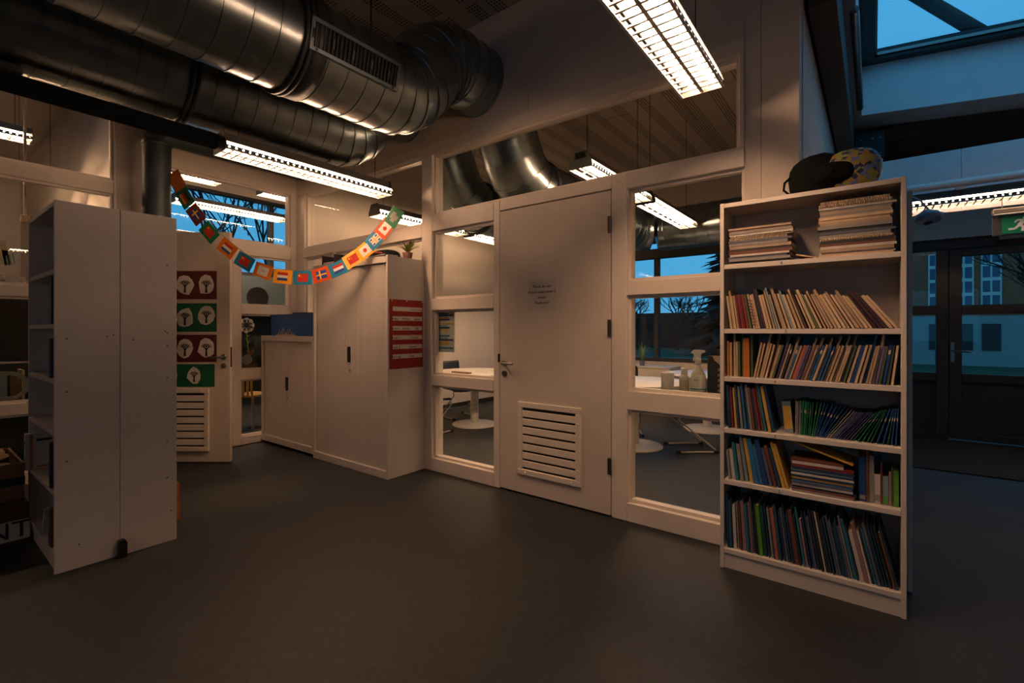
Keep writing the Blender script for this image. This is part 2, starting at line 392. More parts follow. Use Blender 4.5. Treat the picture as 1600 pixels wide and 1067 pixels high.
# ------------------------------------------------------------------ entrance bay: roof, skylight, beams
def zt(x, h): return 3.60 - 0.10*x + h
def slab(q, x0, x1, y0, y1, h0, h1):
    return q.hexa([(x0,y0,zt(x0,h0)),(x1,y0,zt(x1,h0)),(x1,y1,zt(x1,h0)),(x0,y1,zt(x0,h0)),(x0,y0,zt(x0,h1)),(x1,y0,zt(x1,h1)),(x1,y1,zt(x1,h1)),(x0,y1,zt(x0,h1))])
SX0, SX1, SY0, SY1 = -0.10, 3.7, 3.6, 6.30
rc = tag(slab(MB(), -0.33, 4.2, SY1, 6.70, 0, 0.52).build('ceiling_entrance', M_SHAFT), 'white plastered ceiling with skylight shaft over the entrance', 'ceiling', kind='structure')
slab(MB(), -0.33, 4.2, 3.05, SY0, 0.0, 0.52).build('shaft_side', M_SHAFT, rc)
slab(MB(), -0.33, SX0, SY0, SY1, 0.0, 0.52).build('shaft_side', M_SHAFT, rc)
slab(MB(), SX1, 4.2, SY0, SY1, 0.0, 0.52).build('shaft_side', M_SHAFT, rc)
slab(MB(), -0.33, 4.2, 6.70, YE+0.2, 0.05, 0.52).build('shaft_side', M_SHAFT, rc)
tag(B(-0.33, 4.2, 3.0, 3.06, ZC, 4.3).build('wall_gable', M_WALL), 'upstand between hall ceiling and entrance roof', 'wall', kind='structure')
sk = thing('window_10', 'dark-framed skylight showing branches against the dusk sky', 'window', kind='structure')
fwid = 0.11
slab(MB(), SX0, SX1, SY1-fwid, SY1+0.05, 0.52, 0.63).build('window_rail', M_ANTH, sk)
slab(MB(), SX0, SX1, SY0-0.05, SY0+fwid, 0.52, 0.63).build('window_rail', M_ANTH, sk)
slab(MB(), SX0-0.05, SX0+fwid, SY0+fwid, SY1-fwid, 0.52, 0.63).build('window_stile', M_ANTH, sk)
slab(MB(), SX1-fwid, SX1+0.05, SY0+fwid, SY1-fwid, 0.52, 0.63).build('window_stile', M_ANTH, sk)
slab(MB(), SX0+fwid, SX1-fwid, SY0+fwid, SY1-fwid, 0.585, 0.59).build('pane', M_GLASS, sk)
q = MB()
slab(q, SX0+fwid, SX1-fwid, SY1-fwid-0.02, SY1-fwid, 0.555, 0.585); slab(q, SX0+fwid, SX0+fwid+0.02, SY0+fwid, SY1-fwid, 0.555, 0.585)
q.build('glazing_bead', M_CHROME, sk)
bh = tag(B(-0.33, 4.1, 6.19, 6.22, 2.45, 3.03).build('wall_bulkhead', M_SHAFT), 'white board bulkhead across the entrance bay, blue in the skylight', 'wall', kind='structure')
for a, b in ((0.075, 0.66), (0.664, 1.25), (1.254, 1.84), (1.844, 4.1)): B(a, b, 6.17, 6.19, 2.45, 3.04, 0.002).build('wall_board', M_SHAFT, bh)
B(0.045, 0.075, 6.15, 6.19, 2.40, 3.07, 0.003).build('post', M_SHAFT, bh)
wb = tag(B(-0.33, 4.2, 6.70, YE-0.08, 3.42, 3.56).build('beam_timber', M_WOODBEAM), 'dark timber wall plate above the entrance doors', 'beam', kind='structure')
rf = tag(B(-0.31, -0.17, YW+0.2, 6.9, 3.22, 3.60).build('beam_timber', M_WOODBEAM), 'dark timber rafter running along the classroom side wall', 'beam', kind='structure')
bp = tag(B(-0.17, 0.10, 6.55, 6.66, 3.20, 3.50, 0.004).build('beam_bracket', M_BLACK), 'black bolted steel bracket below the timber beam', 'bracket', kind='structure')
for bxx in (-0.11, -0.01, 0.06):
    for bz in (3.25, 3.42): MB().lathe([(0.009, 0), (0.007, -0.008)], (bxx, 6.55, bz), 8, None, 'y').build('bolt', M_CHROME, bp)
tag(MB().tube([(-0.11, 4.2, 3.62), (-0.11, 6.1, 3.62)], 0.03, 10).build('curtain_rail', M_CHROME), 'grey metal tube along the skylight shaft edge', 'pipe')

# entrance doors
dr = thing('door_3', 'dark glazed entrance door with steel lever and solid lower panel', 'door', kind='structure')
def dbar(x0, x1, z0, z1, y0=YE-0.03, y1=YE+0.06, n='door_rail', m=M_ANTH): return B(x0, x1, y0, y1, z0, z1, 0.004).build(n, m, dr)
dbar(0.715, 0.83, 0.02, 2.27, n='door_stile'); dbar(1.66, 1.75, 0.02, 2.27, n='door_stile')
for z0, z1 in ((0.02, 0.10), (0.70, 0.80), (1.50, 1.61), (2.19, 2.27)): dbar(0.83, 1.66, z0, z1)
B(0.83, 1.66, YE+0.01, YE+0.03, 0.10, 0.70).build('door_panel', M_ANTH, dr)
for z0, z1 in ((0.80, 1.50), (1.61, 2.19)): B(0.83, 1.66, YE+0.015, YE+0.021, z0, z1).build('pane', M_GLASS, dr)
hp = B(0.725, 0.765, YE-0.045, YE-0.03, 0.93, 1.17, 0.003).build('handle_plate', M_CHROME, dr)
MB().tube([(0.745, YE-0.04, 1.07), (0.745, YE-0.09, 1.07), (0.90, YE-0.09, 1.06)], 0.011, 8).build('handle', M_CHROME, hp)
fx = thing('window_11', 'dark fixed light beside the entrance door', 'window', kind='structure')
for x0, x1, z0, z1 in ((-0.33, 0.60, 0, 0.08), (-0.33, 0.60, 0.70, 0.80), (-0.33, 0.60, 1.50, 1.61), (-0.33, 2.75, 2.28, 2.42), (0.60, 0.71, 0, 2.28), (1.76, 1.86, 0, 2.28), (1.86, 2.75, 0, 0.1), (1.86, 2.75, 0.7, 0.8)):
    B(x0, x1, YE-0.05, YE+0.08, z0, z1, 0.004).build('window_rail' if x1-x0 > z1-z0 else 'window_stile', M_ANTH, fx)
B(-0.33, 0.60, YE+0.01, YE+0.03, 0.08, 0.70).build('panel', M_ANTH, fx); B(1.86, 2.75, YE+0.01, YE+0.03, 0.1, 0.70).build('panel', M_ANTH, fx)
for z0, z1 in ((0.80, 1.50), (1.61, 2.28)): B(-0.33, 0.60, YE+0.015, YE+0.021, z0, z1).build('pane', M_GLASS, fx)
B(1.86, 2.75, YE+0.015, YE+0.021, 0.8, 2.28).build('pane', M_GLASS, fx)
tag(B(1.12, 1.92, YE-0.13, YE-0.06, 2.33, 2.39, 0.005).build('door_closer', M_CHROME), 'grey door closer rail above the entrance door', 'door closer')
tag(B(-0.3, 3.6, 5.95, YE-0.06, 0, 0.012, 0.003).build('door_mat', mat('black_mat', '#101312', 0.95, var=0.3, scale=80, bump=0.5, bscale=300)), 'black entrance mat in front of the glazed doors', 'mat')

# ------------------------------------------------------------------ vented doors
def vent(parent, x0, x1, z0, z1, y, n=7):
    """louvred panel on a door, local plane y facing -y"""
    g = MB()
    f = 0.045
    g.box(x0, x1, y-0.02, y, z0, z0+f, None, 0.004).box(x0, x1, y-0.02, y, z1-f, z1, None, 0.004).box(x0, x0+f, y-0.02, y, z0+f, z1-f, None, 0.004).box(x1-f, x1, y-0.02, y, z0+f, z1-f, None, 0.004)
    vf = g.build('vent_frame', M_FRAME, parent)
    B(x0+f, x1-f, y-0.0035, y-0.0005, z0+f, z1-f).build('vent_back', M_DARK, vf)
    hh = (z1-z0-2*f); st = hh/(n+0.35)
    me = B(x0+f, x1-f, y-0.014, y-0.006, 0, st-0.015, 0.002).mesh('vent_slat', M_FRAME)
    for k in range(n):
        o = link('vent_slat', me, vf); o.location = (0, 0, z0+f+0.017+k*st)
    sm = MB().lathe([(0.008, 0), (0.006, -0.004), (0, -0.005)], (0,0,0), 10, None, 'y').mesh('screw', M_FRAME)
    for sxp in (x0+0.08, x1-0.08):
        for sz in (z0+0.02, z1-0.02):
            o = link('screw', sm, vf); o.location = (sxp, y-0.02, sz)
    for sz in (z0+0.12, z1-0.12):
        for sxp in (x0+0.02, x1-0.02):
            o = link('screw', sm, vf); o.location = (sxp, y-0.02, sz)
def lever(parent, x, z, y, s):
    MB().lathe([(0.027, 0), (0.027, -0.008), (0.02, -0.011)], (x, y, z), 18, None, 'y').build('handle_rose', M_CHROME, parent)
    h = MB().tube([(x, y-0.005, z), (x, y-0.055, z), (x+s*0.02, y-0.06, z), (x+s*0.125, y-0.06, z)], 0.0095, 10).build('handle', M_CHROME, parent)
    MB().lathe([(0.027, 0), (0.027, -0.008), (0.02, -0.011)], (x, y, z-0.085), 18, None, 'y').build('lock_rose', M_CHROME, parent)
d1 = thing('door_1', 'closed cream door with louvred vent and a taped notice', 'door', (-2.475, YW, 0), 0, kind='structure')
B(0.005, 1.005, -0.012, 0.03, 0.012, 2.300, 0.003).build('door_leaf', M_DOOR, d1)
B(0.0, 1.01, 0.03, 0.12, 0.0, 2.31).build('door_rebate', M_DARK, d1)
vent(d1, 0.20, 0.775, 0.165, 0.745, -0.012, 7)
lever(d1, 0.055, 1.045, -0.012, 1)
for hz in (2.06, 1.33, 0.36):
    B(0.985, 1.012, -0.024, -0.010, hz-0.06, hz+0.06, 0.003).build('hinge', M_CHROME, d1)
B(-0.012, 0.006, -0.018, -0.008, 1.05, 1.12).build('strike_plate', M_BLACK, d1)
nt_ = thing('door_notice', 'white paper notice taped on the vented door', 'notice', (-2.05, YW-0.0135, 1.59))
B(-0.125, 0.125, -0.0005, 0.0005, -0.115, 0.115).build('paper_sheet', mat('grey_paper', '#c2bdb6', 0.8), nt_)
for k, s_ in enumerate(('Please do not', 'disturb when door is', 'closed', 'Thank you!')):
    text('lettering', s_, 0.031, (0, -0.0012, 0.066-0.042*k), (R(90), 0, 0), M_INK, nt_)

HX, HY_ = -5.70, 1.56
FXp, FYp = -5.07, 2.045
dw = math.hypot(FXp-HX, FYp-HY_); da = math.atan2(FYp-HY_, FXp-HX)
d2 = thing('door_2', 'cream door standing open with paper tree artworks and vent', 'door', (HX, HY_, 0), da, kind='structure')
B(0, dw, -0.02, 0.02, 0.012, 2.285, 0.003).build('door_leaf', M_DOOR, d2)
vent(d2, 0.03, dw-0.20, 0.12, 0.74, -0.02, 7)
lever(d2, dw-0.06, 1.05, -0.02, -1)
B(dw-0.001, dw+0.002, -0.012, 0.012, 0.95, 1.15).build('strike_plate', M_BLACK, d2)
B(0, dw, -0.014, 0.014, 0.0, 0.02).build('door_sweep', mat('blue_grey_seal', '#3c4b5c', 0.7), d2)

# ------------------------------------------------------------------ luminaires
LW = 0.20
def lamp_parts(Lg, near):
    """shared meshes of one luminaire, lying along +Y from 0 to Lg, louvre bottom at z=0"""
    P = {}
    P['spine'] = MB().prism([(-0.055, 0.072), (0.055, 0.072), (0.045, 0.125), (-0.045, 0.125)], 0, Lg, 'y').mesh('spine', M_LBODY)
    P['reflector'] = MB().prism([(-0.098, 0.050), (0.098, 0.050), (0.050, 0.060), (-0.050, 0.060)], 0.01, Lg-0.01, 'y').mesh('reflector', M_REFL)
    for hk, hx, hz in (('hood', 0.101, 0.050), ('hood_wide', 0.113, 0.043)):
        P[hk] = MB().prism([(-hx, hz), (-0.096, 0.053), (-0.052, 0.061), (0.052, 0.061), (0.096, 0.053), (hx, hz), (hx, hz+0.004), (0.098, 0.058), (0.055, 0.073), (-0.055, 0.073), (-0.098, 0.058), (-hx, hz+0.004)], 0, Lg, 'y').mesh('hood', M_LBODY)
    P['tube'] = MB().tube([(0, 0.03, 0.04), (0, Lg-0.03, 0.04)], 0.013, 10).mesh('fluorescent_tube', M_TUBE)
    P['tube_dim'] = MB().tube([(0, 0.03, 0.04), (0, Lg-0.03, 0.04)], 0.013, 10).mesh('fluorescent_tube', M_TUBE_DIM)
    # perforated side plate: strip with a row of square-cut round holes
    q = MB(); n = int(Lg/0.045); dy = Lg/n; z0, z1 = 0.0, 0.030; zc = 0.015; hr = 0.0065
    for k in range(n):
        yc = (k+0.5)*dy
        rect = [(yc-dy/2, z0), (yc, z0), (yc+dy/2, z0), (yc+dy/2, zc), (yc+dy/2, z1), (yc, z1), (yc-dy/2, z1), (yc-dy/2, zc)]
        hol = [(yc+hr*math.cos(a), zc+hr*math.sin(a)) for a in [R(225+45*i) for i in range(8)]]
        vs = [(0, y, z) for y, z in rect] + [(0, y, z) for y, z in hol]
        q.add(vs, [(i, (i+1)%8, 8+(i+1)%8, 8+i) for i in range(8)])
    q.box(-0.004, 0.004, 0, Lg, -0.004, 0.0)
    P['side'] = q.mesh('side_plate', M_LBODY)
    P['edge'] = B(-0.006, 0.006, 0, Lg, -0.006, 0.0).mesh('edge_rail', M_REFL)
    P['keel'] = MB().prism([(-0.009, 0.0), (0.009, 0.0), (0.012, 0.014), (-0.012, 0.014)], 0.01, Lg-0.01, 'y').mesh('louvre_keel', M_LOUV)
    P['blade'] = MB().prism([(-0.006, 0.0), (0.006, 0.0), (0.003, 0.009), (-0.003, 0.009)], -LW/2+0.002, LW/2-0.002, 'x').mesh('louvre_blade', M_LOUV)
    P['cap'] = MB().prism([(-LW/2-0.004, -0.006), (LW/2+0.004, -0.006), (LW/2+0.004, 0.036), (0.06, 0.128), (-0.06, 0.128), (-LW/2-0.004, 0.036)], 0, 0.006, 'y').mesh('end_cap', M_LBODY)
    return P
LP = {}
def luminaire(label, x, y0, z, Lg=1.45, rz=0.0, near=True, ztop=ZC, group='linear luminaires', blades=True, wires=True, hood='hood', dim=False):
    key = round(Lg, 2)
    if key not in LP: LP[key] = lamp_parts(Lg, near)
    P = LP[key]
    t = thing('linear_luminaire', label, 'lamp', (x, y0, z), rz, group)
    link('spine', P['spine'], t); link('reflector', P['reflector'], t)
    if hood: link('hood', P[hood], t)
    link('louvre_keel', P['keel'], t)
    for s in (-1, 1):
        o = link('fluorescent_tube', P['tube_dim' if dim else 'tube'], t); o.location = (s*0.05, 0, 0)
        o = link('side_plate', P['side'], t); o.location = (s*LW/2, 0, 0)
        o = link('edge_rail', P['edge'], t); o.location = (s*(LW/2+0.002), 0, 0)
    for yy in (0, Lg-0.006):
        o = link('end_cap', P['cap'], t); o.location = (0, yy, 0)
    n = int(Lg/(0.055 if blades else 0.15))
    for k in range(1, n):
        o = link('louvre_blade', P['blade'], t); o.location = (0, k*Lg/n, 0)
    wm = MB().tube([(0, 0, 0.125), (0, 0, ztop-z)], 0.003, 5).mesh('suspension_wire', M_BLACK)
    for yy in (0.12, Lg-0.12) if wires else ():
        o = link('suspension_wire', wm, t); o.location = (0, yy, 0)
    return t
ZL = 2.55
luminaire('lit louvred lamp hanging in front of the pier, end on to the bookcase', -0.705, 1.10, ZL, 1.45)
luminaire('lit louvred lamp over the shutter cabinets holding the flag bunting', -3.58, 1.37, ZL, 1.40)
luminaire('unseen fill lamp added in the hall behind the photographer', -1.6, -4.2, ZL, 1.45)  # added out of view as warm frontal fill
# classroom
luminaire('lit lamp in the classroom showing above the vented door', -1.87, 3.35, 2.62, 1.28, blades=False, group='classroom luminaires', hood=None)
luminaire('lit lamp in the classroom seen through the pane beside the bookcase', -1.87, 4.72, 2.62, 1.45, blades=False, group='classroom luminaires', hood=None)
luminaire('lit lamp in the classroom behind the green end of the bunting', -4.5, 3.32, 2.62, 1.45, blades=False, group='classroom luminaires', hood=None)
luminaire('extra lamp added in the classroom behind the one at the bunting end', -4.5, 4.9, 2.62, 1.45, blades=False, group='classroom luminaires', hood=None)  # extra lamp, added to brighten the classroom
# far rooms beyond the left partition
luminaire('lit lamp seen through the topmost panes behind the empty bookcase', -6.95, -0.62, 3.27, 1.50, blades=False, ztop=4.4, group='far room luminaires', hood=None)
luminaire('added wall-wash lamp hidden by the partition rail beyond the empty bookcase', -7.7, -0.2, 3.055, 1.45, blades=False, ztop=4.4, group='far room luminaires', hood=None)  # added lamp, kept behind the rail to brighten the partition wall
luminaire('extra lamp added deep in the room behind the empty bookcase', -8.6, -0.4, 3.27, 1.50, blades=False, ztop=4.4, group='far room luminaires', hood=None)  # extra source, gives the partition wall more light
luminaire('lit lamp behind the fanlight, nearest the vertical pipe', -7.0, 1.75, 3.27, 0.92, blades=False, ztop=4.2, group='far room luminaires', hood=None)
luminaire('lit lamp behind the fanlight, nearest its far corner', -7.0, 3.2, 3.27, 1.30, blades=False, ztop=4.2, group='far room luminaires', hood=None)
luminaire('long lit lamp across the middle of the fanlight', -8.5, 2.6, 3.27, 1.70, blades=False, ztop=4.2, group='far room luminaires', hood=None)
# entrance lamp, along X
luminaire('lit lamp hanging across the entrance bay above the exit sign', 2.35, 5.9, 2.465, 2.30, R(90), ztop=3.5, wires=False, dim=True)
wp = thing('white_pipe', 'white tube carrying the lamp across the entrance bay', 'pipe', (0, 0, 0))
MB().tube([(-0.33, 5.80, 2.635), (4.1, 5.80, 2.635)], 0.035, 14).build('tube', M_REFL, wp)
for bx_ in (0.62, 1.9): B(bx_-0.03, bx_+0.03, 5.80, 5.90, 2.575, 2.605).build('bracket', M_REFL, wp)
# unlit trunking that continues the bunting lamp
tr = thing('lamp_trunking', 'dark trunking carrying the bunting lamp below the ducts', 'trunking', (-3.60, 0, ZL+0.02))
MB().prism([(-0.03, 0.0), (0.03, 0.0), (0.04, 0.085), (-0.04, 0.085)], -3.0, 1.36, 'y').build('rail', M_RAIL, tr)
B(-0.05, 0.05, 0.30, 0.42, 0.085, 0.14, 0.01).build('junction_box', M_BLACK, tr)
for yy in (-2.0, 0.36):
    MB().tube([(0, yy, 0.085), (0, yy, ZC-ZL-0.02)], 0.004, 5).build('suspension_wire', M_BLACK, tr)

# ------------------------------------------------------------------ air ducts
DR = 0.285
def ring(c, t, r, n=36):
    t = t.normalized(); side = Vector((1,0,0)) if abs(t.x) < 0.9 else Vector((0,1,0))
    u = t.cross(side).normalized(); v = t.cross(u)
    return [c + (u*math.cos(2*math.pi*k/n) + v*math.sin(2*math.pi*k/n))*r for k in range(n)]
def seg_mesh(c0, t0, c1, t1, r, lip=0.005, n=36):
    """one sheet-metal section with a narrow raised seam at its far end"""
    q = MB(); ln = max((c1-c0).length, 0.02); f = 1 - 0.013/ln
    tm = t0.lerp(t1, f)
    def loft(a, b): q.add(a+b, [(k, (k+1)%n, n+(k+1)%n, n+k) for k in range(n)], None, True)
    cm = c0.lerp(c1, f)
    loft(ring(c0, t0, r, n), ring(cm, tm, r, n))
    loft(ring(cm, tm, r, n), ring(cm, tm, r+lip, n)); loft(ring(cm, tm, r+lip, n), ring(c1, t1, r+lip, n)); loft(ring(c1, t1, r+lip, n), ring(c1, t1, r, n))
    return q
def duct(label, pts, r=DR, step=0.137, group='spiral air ducts'):
    """pts: list of ('s', length) and ('e', axis, angle, radius, gores)"""
    root = thing('air_duct', label, 'air duct', pts[0], 0, group)
    c = Vector((0,0,0)); t = Vector(pts[1]).normalized()
    straight = None
    for it in pts[2:]:
        if it[0] == 's':
            n = max(1, round(it[1]/step)); d = it[1]/n
            key = (round(d, 4), tuple(round(q, 3) for q in t))
            me = seg_mesh(Vector((0,0,0)), t, t*d, t, r).mesh('duct_section', M_DUCT)
            for k in range(n):
                o = link('duct_section', me, root); o.location = c; c = c + t*d
        elif it[0] == 'e':
            ax = Vector(it[1]); ang = R(it[2]); rad = it[3]; g = it[4]
            for k in range(g):
                rot = Matrix.Rotation(ang/g, 3, ax); half = Matrix.Rotation(ang/g/2, 3, ax)
                t2 = rot @ t; ch = 2*rad*math.sin(abs(ang)/g/2); c2 = c + (half @ t)*ch
                seg_mesh(Vector((0,0,0)), t, c2-c, t2, r, 0.007).build('elbow_section', M_DUCT, root).location = c
                c, t = c2, t2
        elif it[0] == 'f':           # dark flange pair
            for s in (-0.016, 0.016):
                q = MB(); a = ring(c+t*(s-0.009), t, r+0.001); b = ring(c+t*(s-0.009), t, r+0.022); d_ = ring(c+t*(s+0.009), t, r+0.022); e_ = ring(c+t*(s+0.009), t, r+0.001); n = 36
                q.add(a+b+d_+e_, [(i*n+k, i*n+(k+1)%n, (i+1)*n+(k+1)%n, (i+1)*n+k) for i in range(3) for k in range(n)], None, True)
                q.build('flange', M_DUCTRIM, root)
        elif it[0] == 'c':           # wide collar
            q = MB(); n = 36; a = ring(c, t, r+0.001); b = ring(c, t, r+0.014); d_ = ring(c+t*it[1], t, r+0.014); e_ = ring(c+t*it[1], t, r+0.001)
            q.add(a+b+d_+e_, [(i*n+k, i*n+(k+1)%n, (i+1)*n+(k+1)%n, (i+1)*n+k) for i in range(3) for k in range(n)], None, True)
            q.build('collar', M_DUCTRIM if len(it) > 2 else M_DUCT, root)
    return root
X1 = (1, 0, 0)
hump = [('e', X1, 52, 0.40, 4), ('s', 0.18), ('e', X1, -52, 0.40, 4), ('s', 0.27), ('e', X1, -60, 0.40, 3), ('s', 0.36), ('e', X1, 60, 0.42, 3)]
ZD = 3.0
dA = duct('large duct with slotted grille, nearer to the lens', [(-2.72, -3.9, ZD), (0, 1, 0)][:2] +
          [('s', 5.28), ('f',), ('s', 0.02), ('c', 0.10, 1), ('s', 0.65)] + hump + [('f',), ('s', 2.2), ('e', (0,0,1), -90, 0.45, 5), ('s', 1.3)])
dB = duct('large duct beyond the grille duct, nearer to the bookless shelves', [(-3.65, -3.9, ZD), (0, 1, 0)][:2] +
          [('s', 5.06), ('f',), ('s', 1.05)] + hump + [('f',), ('s', 2.2)])
# slotted grille on the near duct
gx = 0.285; GY0, GY1 = 5.30, 5.86     # local to the duct root
th = R(-12)
gparent = MB()
def gpt(y, h, d): return Vector((math.cos(th)*(gx+d) - math.sin(th)*h, y, math.sin(th)*(gx+d) + math.cos(th)*h))
def gbox(q, y0, y1, h0, h1, d0, d1):
    return q.hexa([gpt(y0,h0,d0), gpt(y1,h0,d0), gpt(y1,h0,d1), gpt(y0,h0,d1), gpt(y0,h1,d0), gpt(y1,h1,d0), gpt(y1,h1,d1), gpt(y0,h1,d1)])
q = MB()
gbox(q, GY0-0.02, GY1+0.02, -0.085, -0.065, -0.03, 0.02); gbox(q, GY0-0.02, GY1+0.02, 0.065, 0.085, -0.03, 0.02)
gbox(q, GY0-0.02, GY0, -0.065, 0.065, -0.03, 0.02); gbox(q, GY1, GY1+0.02, -0.065, 0.065, -0.03, 0.02)
gf = q.build('grille_frame', M_DUCT, dA)
gbox(MB(), GY0, GY1, -0.065, 0.065, -0.005, 0.003).build('grille_back', M_DARK, gf)
for k in range(22):
    yy = GY0 + (k+0.5)*(GY1-GY0)/22
    gbox(MB(), yy-0.004, yy+0.004, -0.065, 0.065, 0.004, 0.016).build('grille_slat', M_BLACK, gf)
for yy in (GY0+0.02, GY1-0.02):
    gbox(MB(), yy-0.006, yy+0.006, -0.081, -0.069, 0.02, 0.023).build('screw', M_BLACK, gf)
tag(MB().tube([(-2.72, 1.98, 3.285), (-2.72, 1.98, ZC)], 0.006, 6).build('hanger_rod', M_BLACK), 'thin rod holding the grille duct below the ceiling', 'rod')
M_PIPE = mat('dark_pipe_paint', '#3c474b', 0.5, 0.5, var=0.15)
vp = thing('vertical_pipe', 'dark vertical air pipe between pier and open door', 'pipe', (-5.38, 1.52, 0))
for k in range(3):
    MB().tube([(0, 0, k*1.03), (0, 0, (k+1)*1.03)], 0.112, 24).build('pipe_section', M_PIPE, vp)
    MB().lathe([(0.112, 0), (0.118, 0.005), (0.118, 0.03), (0.112, 0.035)], (0, 0, k*1.03+0.99), 24).build('collar', M_PIPE, vp)
MB().tube([(0, 0, 3.09), (0, 0.04, 3.16), (0, 0.14, 3.2), (0, 1.45, 3.2)], 0.112, 24).build('elbow', M_PIPE, vp)

# ------------------------------------------------------------------ rooms beyond the left partition
tag(B(-13, XL-0.12, 1.50, 1.62, 0, 4.4).build('wall_partition', M_WALL), 'warm lit partition wall seen through the panes behind the empty bookcase', 'wall', kind='structure')
tag(B(-13, XL-0.02, -5, 1.5, 4.4, 4.5).build('ceiling_far', M_WALL), 'ceiling of the room behind the empty bookcase', 'ceiling', kind='structure')
tag(B(-9.2, XL-0.02, 1.62, 7.9, 4.2, 4.3).build('ceiling_far', M_WALL), 'ceiling of the room behind the open door', 'ceiling', kind='structure')
tag(B(-13.1, -13, -5, 1.62, 0, 4.5).build('wall_far', M_WALL), 'end wall of the room behind the empty bookcase', 'wall', kind='structure')
tag(B(-13, XL, -5.2, -5.0, 0, 4.5).build('wall_far', M_WALL), 'near wall of the room behind the empty bookcase', 'wall', kind='structure')
fwl = tag(B(-9.2, -9.0, 1.62, 7.9, 0, 2.30).build('wall_far', mat('blue_grey_wall', '#5c707c', 0.6, var=0.06)), 'blue-grey outside wall below the branch-view window', 'wall', kind='structure')
B(-9.2, -9.0, 1.62, 7.9, 3.72, 4.25).build('wall_board', M_WALL, fwl)
tag(B(-9.2, XL-0.02, 7.8, 7.9, 0, 4.3).build('wall_far', M_WALL), 'end wall of the room behind the open door', 'wall', kind='structure')
window('window_12', 'outside window with bare branches behind the fanlight', 'x', -9.0, -9.12, [(1.7, 4.30, 2.36, 3.66), (4.38, 7.7, 2.36, 3.66)], m=M_ANTH, bead=0,
       rails=[(1.62, 7.8, 2.30, 2.36), (1.62, 7.8, 3.66, 3.72), (4.30, 4.38, 2.36, 3.66), (1.62, 1.7, 2.36, 3.66)])

# ------------------------------------------------------------------ bookcases
def bookcase(name, label, loc, rz, wd=0.80, dp=0.28, ht=2.02, shelves=(0.11, 0.49, 0.775, 1.06, 1.325, 1.68), group=None, marks=()):
    """local: x 0..wd, front at y=0, back at y=dp"""
    t = thing(name, label, 'bookcase', loc, rz, group); th_ = 0.02
    B(0, th_, 0, dp, 0, ht, 0.0015).build('side_panel', M_BILLY, t); B(wd-th_, wd, 0, dp, 0, ht, 0.0015).build('side_panel', M_BILLY, t)
    B(th_, wd-th_, 0.002, dp-0.006, ht-0.026, ht-0.002, 0.0015).build('top_panel', M_BILLY, t)
    B(th_, wd-th_, dp-0.006, dp-0.002, 0.08, ht-0.026).build('back_panel', M_BACK, t)
    B(th_, wd-th_, 0.012, 0.03, 0, shelves[0]-0.026).build('plinth', M_BILLY, t)
    for i, z in enumerate(shelves):
        s = B(th_, wd-th_, 0.004, dp-0.006, z-0.026, z, 0.0015).build('shelf', M_BILLY, t)
        for (si, ch, px) in marks:
            if si == i: text('shelf_number', ch, 0.022, (px, 0.0035, z-0.013), (R(90), 0, 0), M_INK, s)
    q = MB()
    for z in [0.2 + 0.06*k for k in range(29)]:
        if min(abs(z-s_) for s_ in shelves) < 0.03: continue
        for xx, n_ in ((th_, 1), (wd-th_, -1)):
            q.lathe([(0.0025, 0), (0.0025, 0.0006*n_)], (xx, 0.035, z), 6, None, 'x')
    o = q.build('shelf_pin_holes', M_DARK, t); o['kind'] = 'stuff'
    return t
BX, BY = -0.68, 2.80
bookcase('bookcase', 'white bookcase packed with books standing against the pier', (BX, BY, 0), 0,
         marks=((5, '6', 0.30), (4, '5', 0.32), (3, '4', 0.27), (2, '3', 0.27), (1, '2', 0.29)))
bookcase('bookcase', 'narrow white bookcase peeking out behind the packed one', (0.155, 3.385, 0), R(180), 0.40, 0.28)
bcA = bookcase('bookcase', 'nearly empty white bookcase facing the glazed partition', (-4.30, 0.53, 0), 0, shelves=(0.11, 0.44, 0.765, 1.05, 1.35, 1.65))
bcB = bookcase('bookcase', 'white bookcase turned to the door, back to back with the nearly empty one', (-3.495, 1.091, 0), R(180), shelves=(0.11, 0.44, 0.765, 1.05, 1.35, 1.65))
cap_me = MB().lathe([(0.004, 0), (0.004, 0.0012), (0.002, 0.002)], (0,0,0), 8, None, 'x').mesh('screw_cap', M_DARK)
for yy, zz in ((0.05, 1.27), (0.05, 0.98), (0.05, 0.60), (0.22, 1.28), (0.25, 1.29), (0.10, 0.13)):
    o = link('screw_cap', cap_me, bcA); o.location = (0.80, yy, zz)
for yy, zz in ((0.05, 1.72), (0.05, 1.30), (0.06, 1.31), (0.05, 1.22), (0.22, 1.26), (0.05, 1.02), (0.05, 0.62), (0.05, 0.40), (0.03, 0.19)):
    o = link('screw_cap', cap_me, bcB); o.location = (0.0, yy, zz); o.rotation_euler = (0, 0, R(180))
tag(MB().prism([(-0.02, 0), (0.02, 0), (0.02, 0.085), (0.012, 0.1), (-0.012, 0.1), (-0.02, 0.085)], -3.49, -3.452, 'x').build('floor_stop', M_BLACK),
    'small black rubber stop at the joint of the two back-to-back bookcases', 'stop').location = (0, 0.813, 0)

